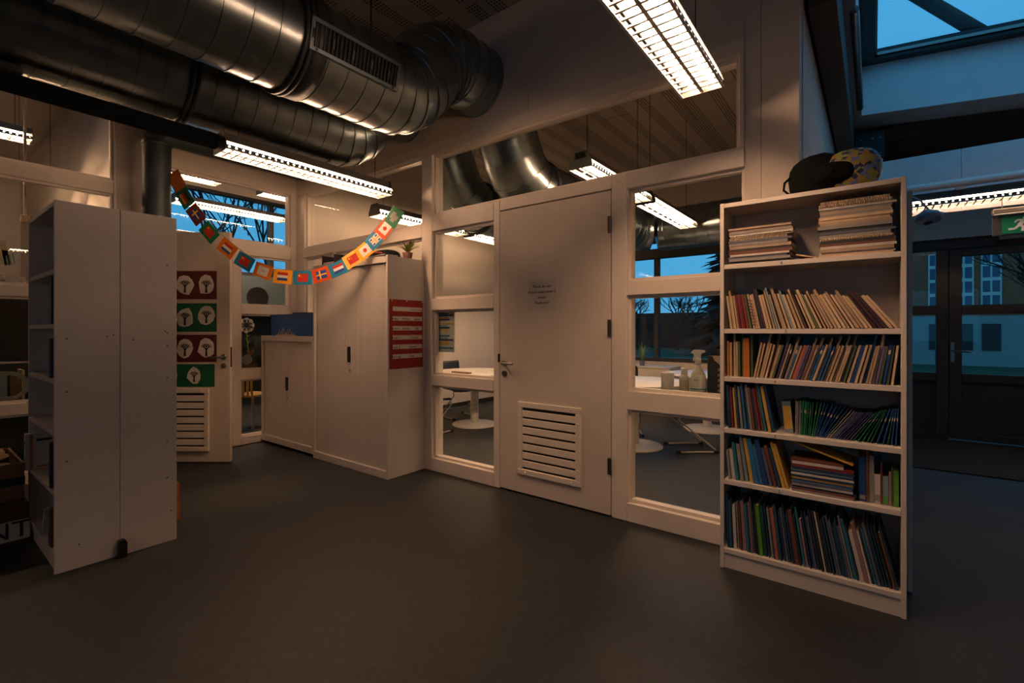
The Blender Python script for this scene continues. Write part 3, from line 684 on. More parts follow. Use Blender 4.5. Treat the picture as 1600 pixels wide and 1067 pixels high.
# ------------------------------------------------------------------ books
def cmat(hexc):
    return mat('cover_' + hexc.strip('#'), hexc, 0.5, var=0.1, scale=25)
M_PAGES = mat('book_pages', '#c9b9a0', 0.85, var=0.12, scale=3, stretch=(260, 1, 1))
CN = {'#b59b7c': 'cream', '#c8b08e': 'pale cream', '#a5907a': 'tan', '#5c1c22': 'dark red', '#7b2a26': 'red', '#2a2f45': 'navy', '#1f4f7c': 'blue',
      '#23272c': 'black', '#3a2228': 'maroon', '#4a5a3a': 'olive', '#b8702c': 'orange', '#78909a': 'grey-blue', '#6d5f86': 'mauve', '#55586e': 'slate',
      '#12633e': 'green', '#0f5a34': 'bottle green', '#17407c': 'royal blue', '#3c3a66': 'purple', '#4a8a2c': 'lime green', '#c9a24a': 'yellow',
      '#2a6f86': 'teal', '#c5c0b8': 'white', '#8a8884': 'grey', '#6a4030': 'brown', '#a8624a': 'brick red', '#1c3a55': 'dark blue', '#2c6a9a': 'sky blue', '#8f6f72': 'dusty pink'}
def book(name, label, cat, x, y, z, t, h, d, ang, side, col, group, lab=None, pages=True, stripes=None):
    """upright volume; lowest corner at (x, z); side -1 leans its top to -x, +1 to +x"""
    c = cmat(col); x0, x1 = (0, t) if side < 0 else (-t, 0)
    b = min(0.0022, t*0.22); q = MB()
    q.box(x0, x0+b, 0, d, 0, h); q.box(x1-b, x1, 0, d, 0, h); q.box(x0+b, x1-b, 0, b, 0, h)
    o = q.build(name, c); o.location = (x, y, z); o.rotation_euler = (0, side*ang, 0); tag(o, label, cat, group)
    B(x0+b, x1-b, b, d-0.003, 0.002, h-0.004).build('page_block', M_PAGES, o)
    if lab is not None:
        lz, lh, lc = lab; B(x0+t*0.04, x1-t*0.04, -0.0006, 0.0004, h*lz, h*lz+lh).build('spine_label', cmat(lc), o)
    if stripes:
        for k in range(9): B(x0+t*0.1, x1-t*0.1, -0.0006, 0.0004, h*(0.08+0.09*k), h*(0.08+0.09*k+0.05)).build('spine_mark', cmat(stripes[k % 2]), o)
    return o
XI0, XI1 = BX+0.021, BX+0.779
def wch(lst):
    s = random.uniform(0, sum(a for a, _ in lst))
    for a, v in lst:
        s -= a
        if s <= 0: return v
    return lst[-1][1]
def lay(n, x_a, x_b, side, phis, hs, ts, cols, z, kind, cat, rowname, group, y0=0.03, dep=0.17, labs=None, special=None, order_from='left', start=1, total=None):
    """lay n volumes between x_a and x_b, tops leaning to `side`; widths rescaled so the run ends at x_b"""
    items = []
    for i in range(n):
        f = i/max(1, n-1)
        sp = (special or {}).get(i, {})
        items.append(dict(gap=random.choice((0.0006, 0.0006, 0.0025, 0.005)), t=sp.get('t', random.uniform(*ts)), h=sp.get('h', random.uniform(*hs)), phi=R(phis(f)), col=sp.get('col') or wch(cols(f) if callable(cols) else cols), sp=sp))
    if side > 0: items = items[::-1]
    def run(k):
        xs = []; x = items[0]['h']*math.sin(items[0]['phi']) + 0.001; pv = None
        for it in items:
            if pv is not None:
                x += pv['t']*k/math.cos(pv['phi']) + max(0, it['h']*(math.sin(it['phi']) - math.cos(it['phi'])*math.tan(pv['phi']))) + pv['gap']
            xs.append(x); pv = it
        return xs, x + pv['t']*k/math.cos(pv['phi'])
    lo, hi = 0.15, 4.0
    for _ in range(40):
        mid = (lo+hi)/2
        if run(mid)[1] > x_b-x_a: hi = mid
        else: lo = mid
    xs, _e = run(lo)
    for k, (it, xx) in enumerate(zip(items, xs)):
        idx = (k if side < 0 else n-1-k) + start
        X = x_a+xx if side < 0 else x_b-xx
        yy = BY + y0 + random.uniform(0, 0.012) + it['sp'].get('back', 0)
        cn = CN[it['col']]
        o_word = ordinal(idx)
        lb = f'{cn} {kind}, {o_word} from the left {rowname}'
        lab = labs(it) if labs else None
        book(kind.split()[-1] if ' ' not in kind else kind.replace(' ', '_'), lb, cat, X, yy, z+0.0004, it['t']*lo, it['h'], dep, it['phi'], side, it['col'], group, lab, stripes=it['sp'].get('stripes'))
cream = [(6, '#b59b7c'), (4, '#c8b08e'), (3, '#a5907a'), (1, '#3a2228'), (1, '#23272c'), (0.6, '#78909a'), (0.8, '#4a5a3a'), (0.7, '#2a2f45')]
# row on the shelf marked 5: thin readers, leaning more and more towards the pier
sp = {4: dict(col='#5c1c22'), 5: dict(col='#7b2a26'), 6: dict(col='#5c1c22'), 7: dict(col='#7b2a26'), 9: dict(col='#c8b08e', stripes=('#1c3a55', '#7b2a26')), 10: dict(col='#c8b08e', stripes=('#7b2a26', '#1c3a55')),
      12: dict(col='#2a2f45', h=0.225), 13: dict(col='#3a2228', h=0.22), 17: dict(col='#78909a', h=0.225), 26: dict(col='#3a2228'), 45: dict(col='#3a2228', h=0.215, t=0.012), 44: dict(col='#3a2228', h=0.215)}
for i in range(0, 46):
    if i not in sp and i % 3 == 1: sp[i] = dict(h=random.uniform(0.208, 0.226), back=0.02)
lay(48, XI0, XI1-0.005, -1, lambda f: 7+29*f**1.4, (0.183, 0.192), (0.006, 0.011), cream, 1.325, 'thin reader', 'book', 'on the second shelf from the top', 'thin readers on the second shelf', special=sp)
# row on the shelf marked 4
def cols3(f):
    if f < 0.16: return [(3, '#b8702c'), (2, '#b59b7c'), (1, '#a5907a')]
    return [(5, '#b59b7c'), (3, '#c8b08e'), (2, '#a5907a'), (0.8, '#23272c'), (1, '#4a5a3a'), (0.8, '#a8624a'), (1.2, '#1f4f7c'), (0.6, '#6d5f86'), (0.7, '#6a4030')]
lab3 = lambda it: (0.76, 0.02, '#c5b49a') if random.random() < 0.3 else None
def hs3(n): return {i: dict(h=random.uniform(0.225, 0.24), back=0.02) for i in range(n) if i % 3 == 2}
s3 = hs3(10); s3[6] = dict(col='#b8702c', t=0.016, h=0.215); s3[7] = dict(col='#b8702c', t=0.016, h=0.215)
lay(9, XI0+0.006, XI0+0.135, -1, lambda f: 0.5, (0.188, 0.20), (0.009, 0.013), cols3, 1.06, 'slim booklet', 'book', 'on the third shelf from the top', 'slim booklets on the third shelf', special=s3, labs=lab3)
s3 = hs3(50); s3[14] = dict(col='#a8624a', t=0.016); s3[35] = dict(col='#17407c', t=0.014); s3[44] = dict(col='#17407c')
lay(47, XI0+0.14, XI1-0.004, 1, lambda f: 5+13*math.sin(math.pi*min(1, 0.12+f*0.86))**0.8, (0.183, 0.192), (0.008, 0.012), lambda f: cols3(0.5), 1.06, 'slim booklet', 'book', 'on the third shelf from the top', 'slim booklets on the third shelf', special=s3, labs=lab3, start=10)
# fourth row: picture books, then workbooks in blue, green and purple
pic = [(2, '#1c3a55'), (2, '#8a8884'), (1, '#6a4030'), (1, '#c9a24a'), (1.5, '#2a6f86'), (1, '#7b2a26'), (1, '#55586e'), (1, '#c5c0b8'), (0.8, '#2c6a9a')]
lay(15, XI0+0.004, XI0+0.245, -1, lambda f: 3+7*f, (0.215, 0.255), (0.009, 0.016), pic, 0.775, 'picture book', 'book', 'on the fourth shelf from the top', 'picture books on the fourth shelf', dep=0.2, y0=0.02,
    special={5: dict(col='#2c6a9a', h=0.25), 12: dict(col='#2a6f86', h=0.255), 13: dict(col='#c9a24a', h=0.245, t=0.016), 14: dict(col='#1c3a55', h=0.255)})
book('picture_book', 'pale blue book with a yellow face between picture books and green workbooks', 'book', XI0+0.285, BY+0.07, 0.7754, 0.040, 0.165, 0.15, R(5), -1, '#78909a', 'picture books on the fourth shelf', (0.12, 0.12, '#c9a24a'))
def colw(f):
    if f < 0.10: return [(1, '#55586e'), (1, '#8a8884')]
    if f < 0.32: return [(3, '#12633e'), (2, '#0f5a34')]
    if f < 0.50: return [(3, '#17407c'), (1, '#1c3a55')]
    if f < 0.56: return [(1, '#7b2a26'), (1, '#8a8884'), (1, '#2c6a9a')]
    if f < 0.76: return [(3, '#3c3a66'), (2, '#55586e')]
    if f < 0.88: return [(1, '#12633e')]
    return [(3, '#17407c'), (1, '#0f5a34')]
def phw(f):
    pts = [(0, 0.5), (0.25, 4), (0.36, 16), (0.5, 34), (0.62, 38), (0.75, 34), (0.86, 22), (0.95, 8), (1, 3)]
    for (a, p), (b, q_) in zip(pts[:-1], pts[1:]):
        if f <= b: return p + (q_-p)*(f-a)/(b-a)
    return 3
labw = lambda it: (0.66, 0.014, '#c5b49a') if it['col'] in ('#12633e', '#0f5a34', '#17407c') and random.random() < 0.75 else None
lay(40, XI0+0.335, XI1-0.004, 1, phw, (0.172, 0.180), (0.006, 0.009), colw, 0.775, 'workbook', 'book', 'among the leaning workbooks of the fourth shelf', 'workbooks on the fourth shelf', labs=labw, y0=0.05)
# fifth row
lay(14, XI0+0.004, XI0+0.31, -1, lambda f: 5+10*f, (0.20, 0.245), (0.012, 0.02), pic, 0.49, 'large picture book', 'book', 'on the fifth shelf from the top', 'large picture books on the fifth shelf', dep=0.21, y0=0.02,
    special={0: dict(h=0.16), 1: dict(col='#c5c0b8', h=0.165), 2: dict(col='#2a6f86'), 3: dict(col='#8a8884', t=0.02), 4: dict(col='#78909a', h=0.243), 5: dict(col='#c9a24a', h=0.24, t=0.018), 6: dict(col='#2c6a9a', t=0.026, h=0.24), 8: dict(col='#17407c', t=0.026, h=0.24), 13: dict(col='#c9a24a', h=0.235)})
mg = ['#8a8884', '#6a4030', '#1c3a55', '#c5c0b8', '#55586e', '#2c6a9a', '#c9a24a', '#1c3a55', '#c5c0b8', '#17407c', '#78909a', '#1c3a55', '#7b2a26', '#c5c0b8', '#6a4030']
zz = 0.4904
for i, cl in enumerate(mg):
    tt = random.uniform(0.007, 0.012) if i < 12 else random.uniform(0.010, 0.014)
    wd_ = random.uniform(0.255, 0.274) if i < 13 else random.uniform(0.20, 0.23)
    o = thing('flat_magazine', f'{CN[cl]} magazine lying flat, {ordinal(i+1)} from the bottom of the fifth-shelf pile', 'magazine', (XI0+0.318+random.uniform(0, 0.006), BY+0.02+random.uniform(0, 0.01), zz), random.uniform(-0.008, 0.008), 'magazines lying in a pile')
    q = MB(); q.box(0, wd_, 0, 0.2, 0, 0.0012); q.box(0, wd_, 0, 0.2, tt-0.0012, tt); q.box(0, wd_, 0, 0.0012, 0.0012, tt-0.0012)
    q.build('cover', cmat(cl), o); B(0.001, wd_-0.002, 0.0012, 0.197, 0.0012, tt-0.0012).build('page_block', M_PAGES, o)
    zz += tt + 0.0003
a0 = math.atan2(-0.085, 0.26)
o = thing('slanted_book', 'thin ochre book slanting down over the magazine pile', 'book', (XI0+0.322, BY+0.03, 0.738)); o.rotation_euler = (0, R(17.5), 0)
q = MB(); q.box(0, 0.27, 0, 0.19, 0, 0.001); q.box(0, 0.27, 0, 0.19, 0.007, 0.008); q.box(0, 0.27, 0, 0.001, 0.001, 0.007); q.build('cover', cmat('#c9a24a'), o)
B(0.001, 0.268, 0.001, 0.187, 0.001, 0.007).build('page_block', M_PAGES, o)
xx = XI0+0.603
for cl, tt, hh, cnm, lab in (('#17407c', 0.026, 0.215, 'royal blue ring binder', (0.05, 0.02, '#8a8884')), ('#6a4030', 0.011, 0.245, 'tall thin brown book', None), ('#8a8884', 0.018, 0.225, 'grey slim volume', None),
                        ('#c5c0b8', 0.022, 0.14, 'short white book with a lettered spine', (0.1, 0.03, '#8a8884')), ('#7b2a26', 0.006, 0.20, 'thin dark red book', None), ('#78909a', 0.021, 0.135, 'short book with a lime foot', (0.04, 0.035, '#4a8a2c')), ('#8f6f72', 0.009, 0.155, 'dusty pink thin book', None), ('#4a5a3a', 0.005, 0.185, 'thin olive book', None), ('#4a8a2c', 0.019, 0.17, 'green thick book', None)):
    book('reference_book', f'{cnm} standing at the bare end of the fifth shelf', 'book', xx, BY+0.05, 0.4904, tt, hh, 0.18, R(0.3), -1, cl, 'volumes at the end of the fifth shelf', lab); xx += tt + 0.0016
# bottom row
dk = [(3.5, '#1c3a55'), (3.5, '#23272c'), (1.2, '#6a4030'), (2, '#8a8884'), (2, '#55586e'), (0.6, '#7b2a26'), (1.5, '#2a6f86'), (0.4, '#a8624a'), (1, '#c5c0b8'), (0.5, '#8f6f72'), (2, '#2a2f45'), (0.4, '#a5907a')]
sp6 = {13: dict(col='#4a8a2c', h=0.265, t=0.017), 3: dict(col='#c5c0b8', h=0.24, t=0.014), 6: dict(col='#8f6f72', h=0.27, t=0.016), 14: dict(col='#0f5a34', h=0.27), 19: dict(col='#a8624a', h=0.265, t=0.014), 27: dict(col='#6a4030', t=0.015), 49: dict(col='#c5c0b8', h=0.235, t=0.015), 50: dict(col='#8f6f72', t=0.015)}
lay(60, XI0+0.003, XI1-0.006, -1, lambda f: 1.5+12*f**0.8, (0.24, 0.30), (0.005, 0.011), dk, 0.11, 'magazine', 'magazine', 'on the bottom shelf', 'magazines on the bottom shelf', dep=0.215, y0=0.02, special=sp6)
# top shelf: two piles of sketchbooks and folders
def pad(x, y, z, wd_, t, dep, col, label, group, spiral=False, rz=0.0):
    o = thing('sketch_pad' if spiral else 'paper_folder', label, 'notebook', (x, y, z), rz, group)
    cm = cmat(col); bt = 0.0012
    q = MB(); q.box(0, wd_, 0, dep, 0, bt); q.box(0, wd_, 0, dep, t-bt, t)
    if not spiral: q.box(0, wd_, 0, 0.0012, bt, t-bt)
    q.build('cover', cm, o)
    B(0.003, wd_-0.002, 0.002, dep-0.004, bt, t-bt).build('page_block', M_PAGES, o)
    if spiral:
        n = int(wd_/0.0095); me = MB().lathe([(t*0.50, 0.0), (t*0.50+0.0016, 0.0008), (t*0.50+0.0016, 0.0022), (t*0.50, 0.003)], (0,0,0), 10, None, 'x').mesh('wire_loop', cmat('#c8b08e'))
        q = MB()
        for k in range(n): q.lathe([(t*0.42, 0.0), (t*0.56, 0.0012), (t*0.56, 0.0034), (t*0.42, 0.0046)], (0.006+k*0.0095, 0.001, t*0.5), 10, None, 'x')
        c_ = q.build('spiral_wire', cmat('#c8b08e'), o); c_['kind'] = 'stuff'
    return o
PC = ['#23272c', '#8a8884', '#55586e', '#c5c0b8', '#6a4030', '#23272c', '#a5907a', '#8a8884', '#55586e', '#23272c', '#8a8884', '#a5907a', '#c8b08e', '#c8b08e', '#c5c0b8', '#a5907a', '#8a8884', '#c5c0b8']
def pile(xa, xb, z, n, height, spir, where, group, extra=None):
    ts = [random.uniform(0.7, 1.3) for _ in range(n)]; k = height/sum(ts); zc_ = z+0.0004
    for i, t in enumerate(ts):
        t *= k; jit = random.uniform(-0.012, 0.012); w2 = (xb-xa) + random.uniform(-0.03, 0.0); sp_ = i in spir
        c = PC[i % len(PC)] if not sp_ else '#c8b08e'
        if extra and i in extra: c = extra[i]
        pad(xa+0.006+abs(jit), BY+0.028+random.uniform(0, 0.012), zc_, w2-0.02, t, 0.19, c,
            f'{CN[c]} {"spiral-bound sketch pad" if sp_ else "paper folder"}, {ordinal(i+1)} from the bottom, {where}', group, sp_, random.uniform(-0.012, 0.012))
        zc_ += t + 0.0003
pile(XI0+0.005, XI0+0.335, 1.68, 15, 0.195, (9, 10), 'low pile on the top shelf', 'low pile of sketch pads', {3: '#c5c0b8', 11: '#c5c0b8', 14: '#a5907a', 13: '#a5907a', 12: '#8a8884'})
pile(XI0+0.43, XI1-0.004, 1.68, 20, 0.272, (6, 18, 19), 'high pile on the top shelf', 'high pile of sketch pads', {0: '#c8b08e', 1: '#c5c0b8', 2: '#a5907a', 10: '#8a8884', 14: '#8a8884'})
o = thing('thin_folder', 'thin cream folder sloping between the two piles on the top shelf', 'folder', (XI0+0.337, BY+0.05, 1.708)); o.rotation_euler = (0, R(15), 0)
B(0, 0.098, 0, 0.16, 0, 0.0012).build('cover', cmat('#c8b08e'), o); B(0, 0.098, 0, 0.16, 0.005, 0.0062).build('cover', cmat('#c8b08e'), o); B(0, 0.096, 0.001, 0.158, 0.0012, 0.005).build('page_block', M_PAGES, o)

# backpack on top of the packed bookcase
bk = thing('backpack', 'black backpack with a floral pocket lying on the packed bookcase', 'bag', (-0.20, 2.93, 2.0202))
def blob(fx_, fz_, fy_, nu=20, nv=12):
    vs = []; fs = []
    for j in range(nv+1):
        b = -math.pi/2 + math.pi*j/nv
        for i in range(nu):
            a = 2*math.pi*i/nu
            ca = math.copysign(abs(math.cos(a))**0.8, math.cos(a)); sa = math.copysign(abs(math.sin(a))**0.8, math.sin(a))
            vs.append((fx_*ca*max(0.02, math.cos(b))**0.7, fy_*math.copysign(abs(math.sin(b))**0.8, math.sin(b)), fz_*sa*max(0.02, math.cos(b))**0.7))
    for j in range(nv):
        for i in range(nu): fs.append((j*nu+i, j*nu+(i+1)%nu, (j+1)*nu+(i+1)%nu, (j+1)*nu+i))
    return vs, fs
vs, fs = blob(0.165, 0.125, 0.10)
vs = [(x, y, max(0.0, z+0.085)*(1.0 - 0.25*max(0, x)/0.165)) for x, y, z in vs]
MB().add(vs, fs, None, True).build('bag_body', mat('black_nylon', '#080a0c', 0.85, spec=0.12, var=0.2, bump=0.2, bscale=90), bk)
m = bpy.data.materials.new('floral_print'); m.use_nodes = True; n = m.node_tree.nodes; l = m.node_tree.links.new
t = n.new('ShaderNodeTexCoord'); v = n.new('ShaderNodeTexVoronoi'); v.inputs['Scale'].default_value = 55; rr = n.new('ShaderNodeValToRGB'); rr.color_ramp.interpolation = 'CONSTANT'
cl = rr.color_ramp.elements; cl[0].color = lin('#26324f'); cl[1].position = 0.3; cl[1].color = lin('#a39a4c')
for p_, c_ in ((0.5, '#6f7fc0'), (0.65, '#b08a4a'), (0.8, '#94a86a')): e_ = cl.new(p_); e_.color = lin(c_)
l(t.outputs['Object'], v.inputs['Vector']); l(v.outputs['Color'], rr.inputs[0]); l(rr.outputs[0], n['Principled BSDF'].inputs['Base Color'])
vs, fs = blob(0.12, 0.105, 0.085)
out = []
for x, y, z in vs:
    out.append((x+0.115, y-0.035, max(0.001, z+0.088)))
fp = MB().add(out, fs, None, True).build('floral_pocket', m, bk)
vs, fs = blob(0.105, 0.062, 0.075)
MB().add([(x+0.045, y-0.062, max(0.002, z+0.075)) for x, y, z in vs], fs, None, True).build('front_pocket', MATS['black_nylon'], bk)
MB().tube([(-0.15, -0.07, 0.005), (-0.175, -0.09, 0.03), (-0.172, -0.08, 0.07), (-0.15, -0.05, 0.1)], 0.006, 6).build('strap', MATS['black_nylon'], bk)

# things on the nearly empty bookcase
g = thing('board_game', 'white board-game box with a picture jutting from the nearly empty bookcase', 'box', (-4.272, 0.504, 0.4406))
B(0, 0.066, 0.006, 0.28, 0, 0.222, 0.002).build('box_base', cmat('#c5c0b8'), g)
B(0.03, 0.070, 0, 0.286, 0.0, 0.226, 0.002).build('lid', cmat('#c5c0b8'), g)
def gp(y0, y1, z0, z1, c): B(0.069, 0.0712, y0, y1, z0, z1).build('print', cmat(c), g)
gp(0.02, 0.035, 0.006, 0.22, '#b8702c'); gp(0.05, 0.12, 0.175, 0.19, '#23272c'); gp(0.12, 0.20, 0.05, 0.085, '#4a5a3a'); gp(0.05, 0.19, 0.01, 0.02, '#b8702c')
for cy_, cz_, r_, c in ((0.15, 0.14, 0.024, '#55586e'), (0.13, 0.10, 0.018, '#8f6f72'), (0.17, 0.17, 0.015, '#4a5a3a')): MB().lathe([(r_, 0), (r_, 0.0014)], (0.070, cy_, cz_), 14, None, 'x').build('print', cmat(c), g)
B(0.012, 0.06, -0.0012, 0.001, 0.16, 0.185).build('print', M_INK, g); B(0.012, 0.06, -0.0012, 0.001, 0.02, 0.07).build('print', cmat('#4a5a3a'), g)
def sbook(label, x, y, z, t, h, d, col, rz=0.0, yaw=0.0):
    o = thing('upright_book', label, 'book', (x, y, z), yaw, 'books on the nearly empty bookcase'); o.rotation_euler = (0, rz, yaw)
    q = MB(); q.box(0, 0.002, 0, d, 0, h); q.box(t-0.002, t, 0, d, 0, h); q.box(0.002, t-0.002, 0, 0.002, 0, h); q.build('cover', cmat(col), o)
    B(0.002, t-0.002, 0.002, d-0.004, 0.002, h-0.004).build('page_block', M_PAGES, o); return o
sbook('navy book beside the board-game box', -3.66, 0.533, 0.4406, 0.035, 0.25, 0.2, '#2a2f45')
sbook('dark blue binder alone on the shelf two above the board game', -3.68, 0.535, 1.0506, 0.045, 0.22, 0.2, '#1c3a55')
sbook('dark blue book on the second shelf from the top of the nearly empty bookcase', -3.655, 0.538, 1.3506, 0.03, 0.27, 0.2, '#1c3a55')
sbook('red book standing on the bottom shelf under the board game', -3.65, 0.535, 0.1106, 0.03, 0.22, 0.2, '#7b2a26')
sbook('blue book standing on the bottom shelf under the board game', -3.70, 0.535, 0.1106, 0.035, 0.2, 0.2, '#2c6a9a')
sbook('white paperback leaning on the bottom shelf under the board game', -3.90, 0.535, 0.1206, 0.02, 0.19, 0.15, '#c5c0b8', R(28))
sbook('orange folder sticking out of the bookcase turned to the door', -3.545, 0.95, 0.1106, 0.03, 0.235, 0.165, '#b8702c')

# boxes stacked at the left edge
M_CARD = mat('red_brown_card', '#4a2c22', 0.75, var=0.15)
tb = thing('storage_box', 'reddish box lettered TNT on the floor before the nearly empty bookcase', 'box', (-4.80, 0.02, 0), 0)
B(0, 0.62, 0, 0.50, 0, 0.255, 0.006).build('box_body', M_CARD, tb)
B(-0.002, 0.622, -0.002, 0.502, 0.03, 0.15).build('white_band', cmat('#c5c0b8'), tb)
text('lettering', 'TNT', 0.145, (0.6235, 0.365, 0.09), (R(90), 0, R(90)), M_INK, tb)
B(0.02, 0.60, 0.02, 0.48, 0.252, 0.262).build('box_lid', M_CARD, tb)
t2 = thing('paper_basket', 'brown basket with a dark band and crumpled papers on the TNT box', 'basket', (-4.79, 0.04, 0.2625))
B(0, 0.60, 0, 0.46, 0, 0.012).build('basket_bottom', M_CARD, t2)
for a in ((0, 0.60, 0, 0.012), (0, 0.60, 0.448, 0.46), (0, 0.012, 0.012, 0.448), (0.588, 0.60, 0.012, 0.448)):
    B(*a, 0.012, 0.235, 0.002).build('basket_wall', mat('basket_brown', '#7a5a40', 0.8, var=0.2), t2)
B(-0.003, 0.603, -0.003, 0.463, 0.10, 0.15).build('dark_band', M_BLACK, t2)
for k in range(5):
    pv = []; nn = 7; random.seed(30+k)
    for i in range(nn):
        for j in range(nn): pv.append((0.03+0.3*i/(nn-1)+0.05*k, 0.03+0.34*j/(nn-1)+0.008*k, 0.20+0.012*k+random.uniform(0, 0.03)))
    o = MB().add(pv, [(i*nn+j, i*nn+j+1, (i+1)*nn+j+1, (i+1)*nn+j) for i in range(nn-1) for j in range(nn-1)]).build('crumpled_paper', mat('kraft_paper', '#a07c50', 0.8, var=0.15), t2)
    sm = o.modifiers.new('thickness', 'SOLIDIFY'); sm.thickness = 0.002
random.seed(99)

# ------------------------------------------------------------------ shutter cabinets
def tambour(x0, x1, z0, z1, y, pitch=0.018, dpt=0.004):
    q = MB(); n = int((x1-x0)/pitch); dx = (x1-x0)/n; pr = []
    for k in range(n):
        a = x0+k*dx; pr += [(a, y+dpt), (a+0.0022, y), (a+dx-0.0022, y)]
    pr.append((x1, y+dpt))
    vs = [(a, b, z0) for a, b in pr] + [(a, b, z1) for a, b in pr]; m_ = len(pr)
    return q.add(vs, [(i, i+1, m_+i+1, m_+i) for i in range(m_-1)]).box(x0, x1, y+dpt, y+0.012, z0, z1)
def shutter_cabinet(name, label, loc, wd, dp, ht, foot=0.0, plinth=0.07):
    t = thing(name, label, 'cabinet', loc, 0); th_ = 0.022
    B(0, th_, 0, dp, foot, ht, 0.002).build('side_panel', M_CAB, t); B(wd-th_, wd, 0, dp, foot, ht, 0.002).build('side_panel', M_CAB, t)
    B(th_, wd-th_, 0, dp, foot, foot+plinth, 0.002).build('plinth', M_CAB, t)
    B(th_, wd-th_, 0, dp, ht-0.06, ht, 0.002).build('top_panel', M_CAB, t)
    B(th_, wd-th_, dp-0.01, dp, foot+plinth, ht-0.06).build('back_panel', M_CAB, t)
    mid = wd/2
    for a, b, s in ((th_+0.02, mid-0.002, -1), (mid+0.002, wd-th_-0.004, 1)):
        d = tambour(a, b, foot+plinth+0.004, ht-0.064, 0.022).build('shutter_door', M_CAB, t)
        B(mid+s*0.012-0.009, mid+s*0.012+0.009, 0.010, 0.024, ht*0.5+0.02, ht*0.5+0.17, 0.003).build('handle', M_BLACK, d)
        if s > 0: MB().lathe([(0.009, 0), (0.009, -0.006)], (mid+0.014, 0.022, ht*0.5-0.06), 12, None, 'y').build('lock', M_CHROME, d)
    if foot:
        for fx_ in (0.05, wd-0.05):
            for fy in (0.05, dp-0.05): MB().lathe([(0.022, 0), (0.022, 0.008), (0.01, 0.012), (0.01, foot)], (fx_, fy, 0), 12).build('foot', M_BLACK, t)
    return t
TCX, TCY = -4.60, 2.64
shutter_cabinet('shutter_cabinet', 'tall white shutter cabinet below the bunting with a red wall chart', (TCX, TCY, 0), 1.21, 0.43, 1.975)
shutter_cabinet('shutter_cabinet', 'low white shutter cabinet with a blue crate on top', (-5.73, TCY, 0), 1.12, 0.43, 1.25, 0.03)
# red pocket chart on the tall cabinet's side
pc = thing('pocket_chart', 'red pocket chart with white timetable strips hung on the tall cabinet', 'chart', (-3.388, 2.66, 0.97))
M_RED = mat('red_fabric', '#8c1e18', 0.8, var=0.12, bump=0.15, bscale=200)
B(0, 0.004, 0, 0.385, 0, 0.62).build('chart_backing', M_RED, pc)
B(0.004, 0.006, 0.0, 0.03, 0, 0.62).build('chart_hem', M_RED, pc)
M_STRIP = mat('grey_strip', '#cfc8c0', 0.7, var=0.05)
rows = [(0.535, ((0.30, 'lesson overview', 0.02),)), (0.450, ((0.045, 'Monday', 0.027), (0.18, 'Melissa', 0.03), (0.31, 'Sophie', 0.03))), (0.362, ((0.05, 'Afternoon', 0.024), (0.18, 'Heleen', 0.03), (0.31, 'Bel', 0.03))),
        (0.280, ((0.065, 'Break 1:', 0.034), (0.28, 'Lucene', 0.03))), (0.196, ((0.065, 'Break 2:', 0.034), (0.26, 'Lucene', 0.03))), (0.11, ((0.07, 'Start up:', 0.034), (0.25, 'Dan', 0.032)))]
for z, wds in rows:
    st = B(0.004, 0.0055, 0.008, 0.372, z-0.022, z+0.02).build('white_strip', M_STRIP, pc)
    for (yy, s_, sz) in wds: text('lettering', s_, sz, (0.0062, yy, z-0.002), (R(90), 0, R(90)), M_INK, st)
    B(0.0055, 0.0065, 0.006, 0.374, z-0.034, z-0.019).build('pocket_hem', M_RED, pc)
for yy in (0.02, 0.19, 0.37): MB().lathe([(0.006, 0), (0.006, 0.006)], (0.004, yy, 0.61), 8, None, 'x').build('magnet', M_PAPER, pc)
# timetable sheet inside the narrow glazing
ts = thing('timetable_sheet', 'timetable board with coloured strips behind the narrow glazed strip', 'poster', (-3.285, YW+0.0705, 1.11))
B(0, 0.21, 0, 0.008, 0, 0.39).build('board', cmat('#c5c0b8'), ts)
for k, c in enumerate(('#2a6f86', '#c9a24a', '#1c3a55', '#2a6f86', '#c5c0b8', '#1c3a55', '#c9a24a', '#1c3a55', '#2a6f86')):
    B(0.012, 0.198 if k % 2 == 0 else 0.15, -0.0015, 0.0, 0.03+0.038*k, 0.045+0.038*k).build('strip', cmat(c), ts)
    B(0.012, 0.13, -0.001, 0.0, 0.047+0.038*k, 0.062+0.038*k).build('strip', cmat(('#c5c0b8', '#c9a24a', '#78909a')[k % 3]), ts)
for o in ts.children: pass

# on top of the tall cabinet
def leafplant(name, label, loc, n, h, mcol, spread, pot=None):
    t = thing(name, label, 'plant', loc)
    if pot: MB().lathe([(0.035, 0), (0.05, 0.07), (0.046, 0.07), (0.044, 0.055), (0, 0.055)], (0,0,0), 16).build('pot', cmat(pot), t)
    ml = mat('leaf_'+mcol.strip('#'), mcol, 0.5, var=0.25, scale=20)
    for k in range(n):
        a = random.uniform(0, 6.28); s = spread*random.uniform(0.5, 1.1); hh = h*random.uniform(0.7, 1.1); q = MB(); vs = []
        for i in range(6):
            f = i/5; r_ = s*f**1.6; wdt = 0.012*math.sin(math.pi*min(0.98, f*0.9+0.08))
            c = Vector((math.cos(a)*r_, math.sin(a)*r_, 0.05+hh*(f - 0.35*f*f*(s/spread)))); pv = Vector((-math.sin(a), math.cos(a), 0))*wdt
            vs += [c-pv, c+pv, c+Vector((0, 0, -0.003))]
        fs = []
        for i in range(5): fs += [(3*i, 3*i+2, 3*i+5, 3*i+3), (3*i+2, 3*i+1, 3*i+4, 3*i+5)]
        q.add(vs, fs, None, True).build('leaf', ml, t)
    return t
random.seed(5)
leafplant('trailing_plant', 'yellow-green leafy plant at the rear corner on the tall cabinet', (-3.50, 2.96, 1.9755), 26, 0.17, '#7d8a3a', 0.11, '#6a4030')
